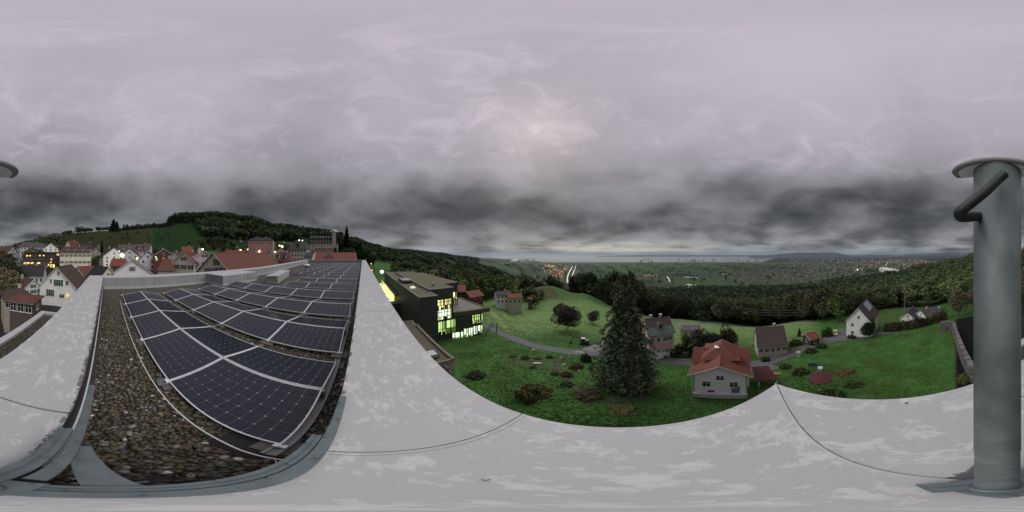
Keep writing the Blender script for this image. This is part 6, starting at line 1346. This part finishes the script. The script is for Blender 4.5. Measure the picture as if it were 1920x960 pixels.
wood(560, 700, 560, 1050, 1500, 16, 24, [7, 0, 7], 59); wood(640, 740, 260, 700, 420, 12, 18, [0, 7, 4], 60, lambda u, d: np.sin(u * .3 + d * .03) > -.1); wood(60, 318, 330, 420, 30, 5, 9, [0, 4], 61)
wood(20, 120, 260, 480, 150, 8, 14, [0, 4, 3], 62); wood(1795, 1925, 60, 240, 110, 9, 15, [0, 3, 4], 63)
wood(985, 1015, 108, 140, 12, 7, 11, [0, 4], 64); wood(425, 640, 330, 520, 60, 6, 12, [0, 4], 65)
wood(960, 1180, 1500, 6000, 1500, 18, 30, [0, 7], 66, lambda u, d: (np.sin(u * .21 + d * .0013) > .1) & (np.abs(u - 1070) > 12)); wood(1180, 1830, 1150, 6500, 5200, 18, 30, [0, 7], 67, lambda u, d: np.sin(u * .09 + d * .002) + np.sin(u * .31 - d * .0031) > .25 + .5 * (d < 2100))
woods.sort(key=lambda w_: -w_[2] / w_[1])
KIND = BR + [CO[1]]
LBL = ['dark green broadleaf tree in the dense wood', 'olive and russet autumn tree in the dense wood', 'mid green tree in the dense wood', 'brownish autumn tree in the dense wood', 'dark olive tree in the dense wood', 'yellow green tree in the dense wood', 'grey olive tree in the dense wood', 'dark pointed conifer in the dense wood']
def grow_woods():
    near, rest = woods[:290], woods[290:]
    for u, d, h, k in near:
        x, y = XY(u, d); tree((x, y, H(x, y)), h, KIND[k], LBL[k], group=LBL[k] + 's', conifer=k == 7, sx=1.0 + .25 * random.random())
    # everything further: one sheet of small trees built as real geometry
    r = np.random.default_rng(77); protos = []
    for nq, lf in ((300, .052), (110, .085), (46, .13)):
        P_ = [crown_broad(200 + i, nq, c, col2=c2, w=.40, lobes=7, leaf=lf) for i, (c, c2) in enumerate([(DG, MG), (OL, AU), (MG, YG), (AU, OL), (DG, OL), (YG, MG), (OL, DG)])]
        P_.append(crown_conifer(210, nq, CN, w=.19, leaf=lf * .9)); protos.append(P_)
    groups = {}
    for w_ in rest: lv = 0 if w_[1] < 330 else (1 if w_[1] < 1000 else 2); groups.setdefault((lv, w_[3]), []).append(w_)
    Vs, Fs, Cs = [], [], []; off = 0
    for (lv, k), L in groups.items():
        V, F, C = protos[lv][k]; a = np.array([(u, d, h) for u, d, h, _ in L]); x = a[:, 1] * np.sin((a[:, 0] - 680) * np.pi / 960); y = a[:, 1] * np.cos((a[:, 0] - 680) * np.pi / 960); z = HU(a[:, 0], a[:, 1]) - .3
        t = r.random(len(a)) * 6.28; c, s_ = np.cos(t)[:, None], np.sin(t)[:, None]; h = a[:, 2:3]; wsc = h * (1.0 + .3 * r.random((len(a), 1))) * (1 if k != 7 else 1.1)
        X = (V[None, :, 0] * c - V[None, :, 1] * s_) * wsc + x[:, None]; Y = (V[None, :, 0] * s_ + V[None, :, 1] * c) * wsc + y[:, None]; Z = V[None, :, 2] * h + z[:, None]
        Vs.append(np.stack([X, Y, Z], -1).reshape(-1, 3)); m = len(a); Fs.append((F[None] + (np.arange(m) * len(V))[:, None, None]).reshape(-1, 4) + off); off += m * len(V)
        Cs.append((C[None] * (.55 + .95 * r.random((m, 1, 1)))).reshape(-1, 3))
    print('wood quads', sum(len(f) for f in Fs), 'trees', len(woods))
    tag(link('distant_wood', npmesh('distant_wood', np.vstack(Vs), np.vstack(Fs), M_leaf, False, np.vstack(Cs))), 'mixed dark woods covering the hill, the valley and the plain', 'woods', kind='stuff')
grow_woods()
# grass tufts on the near lawns
def tufts():
    r = np.random.default_rng(9); n = 52000; u = 860 + 960 * r.random(n); d = 12.5 + 60 * r.random(n) ** 1.6; x = d * np.sin((u - 680) * np.pi / 960); y = d * np.cos((u - 680) * np.pi / 960); z = HU(u, d)
    roadpts = np.array([(p.x, p.y) for p in smooth_pts([G(*q) for q in R1], 5)]); ok = np.ones(n, bool)
    for q in roadpts: ok &= (x - q[0]) ** 2 + (y - q[1]) ** 2 > 7.0
    ok &= ~((u > 1555) & (u < 1585) & (d > 45)); ok &= ~((y > 18) & (x < 11.6)) & ~((y > 38) & (x < 36)); ok &= ~((u > 1780) | ((u > 1295) & (u < 1410) & (d > 20) & (d < 30)))
    x, y, z, d = x[ok], y[ok], z[ok], d[ok]; n = len(x); h = .07 + .10 * r.random(n); a = r.random(n) * 6.28; w_ = .10 + .14 * r.random(n)
    dx, dy = np.cos(a) * w_, np.sin(a) * w_; lx, ly = r.standard_normal(n) * .08, r.standard_normal(n) * .08
    V = np.stack([np.stack([x - dx, y - dy, z], -1), np.stack([x + dx, y + dy, z], -1), np.stack([x + lx, y + ly, z + h], -1)], 1).reshape(-1, 3)
    C = np.array((.052, .126, .030)) * (.88 + .28 * r.random((n, 1))) * (1 + .22 * np.sin(x * .35 + np.sin(y * .3) * 2) * np.cos(y * .4))[:, None] + (r.random((n, 1)) < .08) * np.array((.05, .035, .012)); tag(link('grass', npmesh('grass', V, np.arange(3 * n).reshape(n, 3), tint_mat('grass_blades', .9, .1), False, np.repeat(C, 3, 0))), kind='stuff')
tufts()
# stones in the garden
for uv, s_, c, lab in (((1000, 657), .5, (.3, .27, .2), 'pale boulder at the road edge by the flower bed'), ((1008, 654), .16, (.7, .7, .7), 'small white marker stone beside the boulder'), ((1051, 670), .16, (.7, .7, .7), 'white marker stone at the start of the path'), ((1067, 664), .2, (.5, .5, .5), 'pale stone at the road edge'), ((1057, 684), .34, (.42, .30, .27), 'pinkish flat stone at the path bend'), ((1057, 691), .16, (.6, .5, .48), 'small pinkish stone below the flat one'), ((1086, 695), .26, (.3, .32, .3), 'grey stone right of the path'), ((1139, 710), .3, (.45, .42, .38), 'pale stone at the left foot of the conifer'), ((1141, 718), .36, (.34, .30, .27), 'larger brown stone at the foot of the conifer')):
    g = G(*uv); v, f = ICO1; rr = np.random.default_rng(int(uv[0])); v = v * (1 + .12 * rr.standard_normal((len(v), 1))) * np.array([1.2, .9, .6]) * s_; me = bpy.data.meshes.new('stone'); me.from_pydata([tuple(p) for p in v], [], [tuple(q) for q in f.tolist()]); me.materials.append(mat('stone_%g' % uv[0], c, .9, noise=(6, .5)))
    tag(link('garden_stone', me, None, (g.x, g.y, g.z + s_ * .3)), lab, 'stone')
g = G(1007.5, 683); b = MB(); b.box(-.75, .75, -.14, .14, .38, .46); bt = thing('garden_bench', 'small pale bench standing in the flower bed', 'bench', g, -az(1007)); b.build('seat', M_frame, bt)
for s_ in (-.6, .6): b = MB(); b.box(s_ - .05, s_ + .05, -.12, .12, 0, .379); b.build('leg', M_frame, bt)
# garden fence line and stuff in the blurred garden
def garden_bits():
    for uv, w_, h_, cc, nm, lab in (((1423, 700), 1.3, .8, (.35, .02, .05), 'garden_cushion_box', 'bright red garden chest by the lane'), ((1432, 703), 1.3, .7, (.6, .6, .6), 'garden_chest', 'white garden chest beside the red one'), ((1450, 703), 2.6, .4, (.28, .2, .05), 'planter_box', 'long yellow wooden planter in the garden'), ((1523, 686), 1.6, 1.2, (.05, .10, .10), 'rain_barrel', 'blue green covered box at the right of the garden'), ((1538, 694), .8, .8, (.6, .62, .65), 'garden_crate', 'white crate above the dark red parasol'), ((1497, 668), .9, 1.5, (.45, .45, .42), 'garden_cabinet', 'pale upright cabinet at the lane edge')):
        g = G(*uv); t = thing(nm, lab, nm.replace('_', ' '), g, -az(uv[0])); b = MB(); b.box(-w_ / 2, w_ / 2, -.4, .4, 0, h_); b.build('body', mat('c_' + nm, cc, .7, noise=(3, .5)), t); b = MB(); b.box(-w_ / 2 - .05, w_ / 2 + .05, -.45, .45, h_ + .002, h_ + .07); b.build('lid', mat('l_' + nm, tuple(q * .8 for q in cc), .7), t)
    fn = thing('garden_fence', 'thin wire garden fence with posts on the left of the white house', 'fence', G(1284, 724)); pts = [G(u, v) for u, v in ((1284, 722), (1287, 738), (1293, 752), (1302, 764), (1312, 776))]; pts = smooth_pts(pts, 2)
    for i, p in enumerate(pts): b = MB(); b.tube([p, p + Vector((0, 0, 1.3))], .035, 5); b.build('post', M_conc, fn, loc=-fn.location)
    for z in (.4, .8, 1.2): b = MB(); b.tube([p + Vector((0, 0, z)) for p in pts], .012, 4); b.build('wire', M_alu_dk, fn, loc=-fn.location)
garden_bits()

# ---------------------------------------------------------------- the far plain: villages, lights, motorway
def village():
    r = np.random.default_rng(3); W_ = [wmat(k) for k in ('grey', 'beige', 'grey', 'brown', 'beige')]; RF = [rmat(k) for k in ('greybrown', 'brown', 'rust', 'slate')]; protos = []
    for i in range(6):
        b = MB(); L, w_, e, z = 7 + i % 3 * 2, 4.5 + i % 2, 5 + i % 3, 9 + i % 3
        b.add([(-L, -w_, -8), (L, -w_, -8), (L, w_, -8), (-L, w_, -8), (-L, -w_, e), (L, -w_, e), (L, w_, e), (-L, w_, e), (-L, 0, z), (L, 0, z)], [(0, 1, 5, 4), (2, 3, 7, 6), (1, 2, 6, 9, 5), (3, 0, 4, 8, 7)], 0)
        b.add([(-L - .5, -w_ - .7, e - .6), (L + .5, -w_ - .7, e - .6), (L + .5, w_ + .7, e - .6), (-L - .5, w_ + .7, e - .6), (-L - .5, 0, z + .3), (L + .5, 0, z + .3)], [(0, 1, 5, 4), (2, 3, 4, 5)], 1); protos.append(b)
    pos = []
    def cl(u0, u1, v0, v1, n, test=None):
        k = 0
        while k < n:
            u = u0 + (u1 - u0) * r.random(); v = v0 + (v1 - v0) * r.random()
            if test and not test(u, v): k += .2; continue
            pos.append((u, v)); k += 1
    cl(1372, 1520, 505, 528, 760, lambda u, v: v > 505 + (1400 - u) * .25 and v < 526 + (u - 1400) * .02); cl(1520, 1620, 500, 525, 420, lambda u, v: v < 527 - (u - 1520) * .16); cl(1280, 1372, 508, 522, 60); cl(1480, 1740, 486, 502, 520); cl(1010, 1110, 496, 508, 300, lambda u, v: abs(u - 1068) > 3); cl(1030, 1062, 508, 524, 120); cl(1100, 1150, 502, 514, 70); cl(1205, 1240, 514, 522, 40); cl(950, 1010, 486, 494, 60); cl(880, 940, 486, 494, 60); cl(1200, 1500, 486, 496, 120); cl(1700, 1790, 492, 502, 160)
    rec = []
    for u, v in pos:
        g = G(u, v)
        if g is not None: rec.append((math.hypot(g.x, g.y), g, r.integers(6), r.random() * 3.14))
    rec.sort(key=lambda q: q[0]); lab = 'tiny village house on the plain far below'; ms = [p.mesh('village_house', [W_[i % 5], RF[i % 4]]) for i, p in enumerate(protos)]
    for d, g, k, a in rec[:290]:
        o = link('village_house', ms[k], None, g, (0, 0, a)); tag(o, lab, 'house', 'village houses on the plain'); s_ = max(.85, d / 2300); o.scale = (s_, s_, s_)
    b = MB()
    for d, g, k, a in rec[290:]:
        c, s_ = math.cos(a), math.sin(a); q = max(.85, d / 2300); p = protos[k]; b.add([(g.x + (x * c - y * s_) * q, g.y + (x * s_ + y * c) * q, g.z + z * q) for x, y, z in p.v], p.f); b.m[-len(p.f):] = p.m
    o = b.build('distant_town', [W_[2], RF[0]]); tag(o, 'mass of distant town houses on the plain towards the mountains', 'town', kind='stuff')
    # sheds / greenhouses
    for u0, u1, v, lab2, cc in ((1286, 1322, 538, 'long white greenhouse halls on the green plain', (.7, .72, .74)), (1291, 1301, 540.5, 'short white shed left in front of the greenhouse halls', (.62, .64, .64)), (1314, 1323, 540, 'short white shed right in front of the greenhouse halls', (.62, .64, .64)), (1281, 1308, 522, 'row of white halls at the edge of the wood on the plain', (.5, .52, .54)), (1351, 1366, 515, 'white roofed hall left of the big village', (.55, .57, .6)), (1208, 1234, 519, 'long factory hall with warm brown light on the plain', (.34, .2, .16)), (972, 992, 489, 'pale long hall near the lake shore', (.5, .52, .5)), (1655, 1680, 510, 'large bright hall beside the lit motorway', (.6, .6, .58))):
        a, c = G(u0, v), G(u1, v); m_ = (a + c) / 2; L = (c - a).length; t = thing('industrial_hall', lab2, 'hall', m_, math.atan2((c - a).y, (c - a).x)); w_ = L * .11; hh = L * .05 + 3; b = MB(); b.box(-L / 2, L / 2, -w_, w_, -8, hh); b.build('wall', mat('hallw%g' % u0, tuple(q * .8 for q in cc), .8), t)
        n = 5
        for k in range(n): b = MB(); x0 = -L / 2 + k * L / n; b.add([(x0, -w_ - .5, hh), (x0 + L / n * .5, -w_ - .5, hh + L * .03), (x0 + L / n, -w_ - .5, hh), (x0, w_ + .5, hh), (x0 + L / n * .5, w_ + .5, hh + L * .03), (x0 + L / n, w_ + .5, hh)], [(0, 1, 4, 3), (1, 2, 5, 4), (0, 2, 1), (3, 4, 5)]); b.build('roof', mat('hallr%g' % u0, cc, .6), t)
village()
def lights():
    r = np.random.default_rng(8); V0, F0 = ICO
    kinds = {'warm': ((1, .62, .25), 2.2, []), 'white': ((1, .95, .85), 2.4, []), 'red': ((1, .22, .10), 1.4, [])}
    def cl(k, u0, u1, v0, v1, n, s_=1.0):
        for _ in range(n): kinds[k][2].append((u0 + (u1 - u0) * r.random(), v0 + (v1 - v0) * r.random(), s_ * (.5 + .9 * r.random() ** 2)))
    cl('warm', 1018, 1065, 496, 512, 90, 1.0); cl('warm', 1022, 1040, 498, 503, 24, 1.2); cl('red', 1045, 1056, 506, 524, 34, 1.2); cl('warm', 1030, 1056, 508, 522, 40); cl('warm', 1520, 1640, 492, 520, 60, .7); cl('white', 1540, 1640, 495, 520, 24, .7); cl('warm', 1640, 1790, 488, 506, 90, .8); cl('white', 1640, 1760, 492, 508, 50, .9); cl('red', 1520, 1700, 486, 492, 50, .7); cl('warm', 1500, 1740, 486, 490, 40, .5)
    cl('white', 1330, 1520, 505, 526, 22, .5); cl('white', 930, 1010, 486, 490, 26, .7); cl('warm', 1208, 1236, 516, 520, 14, .8); cl('white', 1600, 1616, 503, 510, 6, 1.4); cl('white', 1655, 1682, 506, 513, 60, 1.2); cl('white', 1240, 1420, 480.5, 482, 10, .5)
    for k, (c, st, L) in kinds.items():
        Vs, Fs = [], []; n = 0
        for u, v, s_ in L:
            g = G(u, v)
            if g is None: continue
            d = math.hypot(g.x, g.y); Vs.append(V0 * d * .00115 * s_ + np.array([g.x, g.y, g.z + 9 + d * .0012])); Fs.append(F0 + 12 * n); n += 1
        tag(link('town_lights', npmesh('town_lights', np.vstack(Vs), np.vstack(Fs), mat('town_light_' + k, c, .5, emit=(c, st)))), {'warm': 'warm orange street lights of the towns on the plain', 'white': 'white lights of the towns on the plain', 'red': 'reddish lights of the towns on the plain'}[k], 'town lights', kind='stuff')
lights()
def motorway(uv, w_, name, label, seed, dens):
    pts = [G(*q) for q in uv]; pts = [p for p in pts if p is not None]; pts = smooth_pts(pts, 10); r = random.Random(seed); b = MB(); v = []
    for i, p in enumerate(pts):
        d = (pts[min(i + 1, len(pts) - 1)] - pts[max(i - 1, 0)]); s_ = Vector((d.y, -d.x, 0)).normalized() * w_ / 2; v += [p + s_ + Vector((0, 0, 5)), p - s_ + Vector((0, 0, 5))]
    b.add(v, [(2 * i, 2 * i + 1, 2 * i + 3, 2 * i + 2) for i in range(len(pts) - 1)]); tag(b.build('motorway', mat('motorway_concrete', (.24, .23, .21), .8)), kind='structure')
    V0, F0 = ICO; Vs, Fs = [], []; n = 0
    for i in range(len(pts) - 1):
        L = (pts[i + 1] - pts[i]).length
        for k in range(max(1, int(L / dens))):
            p = pts[i] + (pts[i + 1] - pts[i]) * r.random(); d = p.length; Vs.append(V0 * d * .0010 * (.6 + r.random() * .8) + np.array([p.x + r.uniform(-1, 1) * w_ * .3, p.y + r.uniform(-1, 1) * w_ * .3, p.z + 7])); Fs.append(F0 + 12 * n); n += 1
    tag(link('headlights', npmesh('headlights', np.vstack(Vs), np.vstack(Fs), mat('headlight_glow', (1, .9, .75), .5, emit=((1, .9, .72), .7)))), label, 'headlights', kind='stuff')
motorway([(1064, 532), (1064, 522), (1066, 514), (1070, 506), (1074, 500)], 16, 'a', 'white and amber headlights crowding the left carriageway towards the lake', 1, 11)
motorway([(1072, 520), (1075, 512), (1078, 505), (1080, 498)], 16, 'b', 'white headlights on the right carriageway towards the lake', 2, 14)
motorway([(1535, 540), (1570, 536), (1600, 531), (1622, 524), (1640, 516), (1655, 511)], 16, 'c', 'headlights on the curved motorway leading to the bright halls', 3, 12)
motorway([(1251, 519), (1254, 524), (1256, 530)], 14, 'd', 'headlights on the short stretch of road in the dark wood', 4, 12)
# ---------------------------------------------------------------- air
def haze():
    m = bpy.data.materials.new('haze_air'); m.use_nodes = True; t = NT(m.node_tree); t.n.clear(); o = t.add('ShaderNodeOutputMaterial'); p = t.add('ShaderNodeVolumePrincipled')
    p.inputs['Color'].default_value = (.78, .86, .95, 1); p.inputs['Density'].default_value = HAZE; p.inputs['Anisotropy'].default_value = .2; t.l.new(p.outputs[0], o.inputs['Volume'])
    b = MB(); b.box(-61000, 96000, -61000, 61000, -440, 520); ob = b.build('haze', m); ob['kind'] = 'stuff'
HAZE = 1.5e-5
if HAZE: haze()
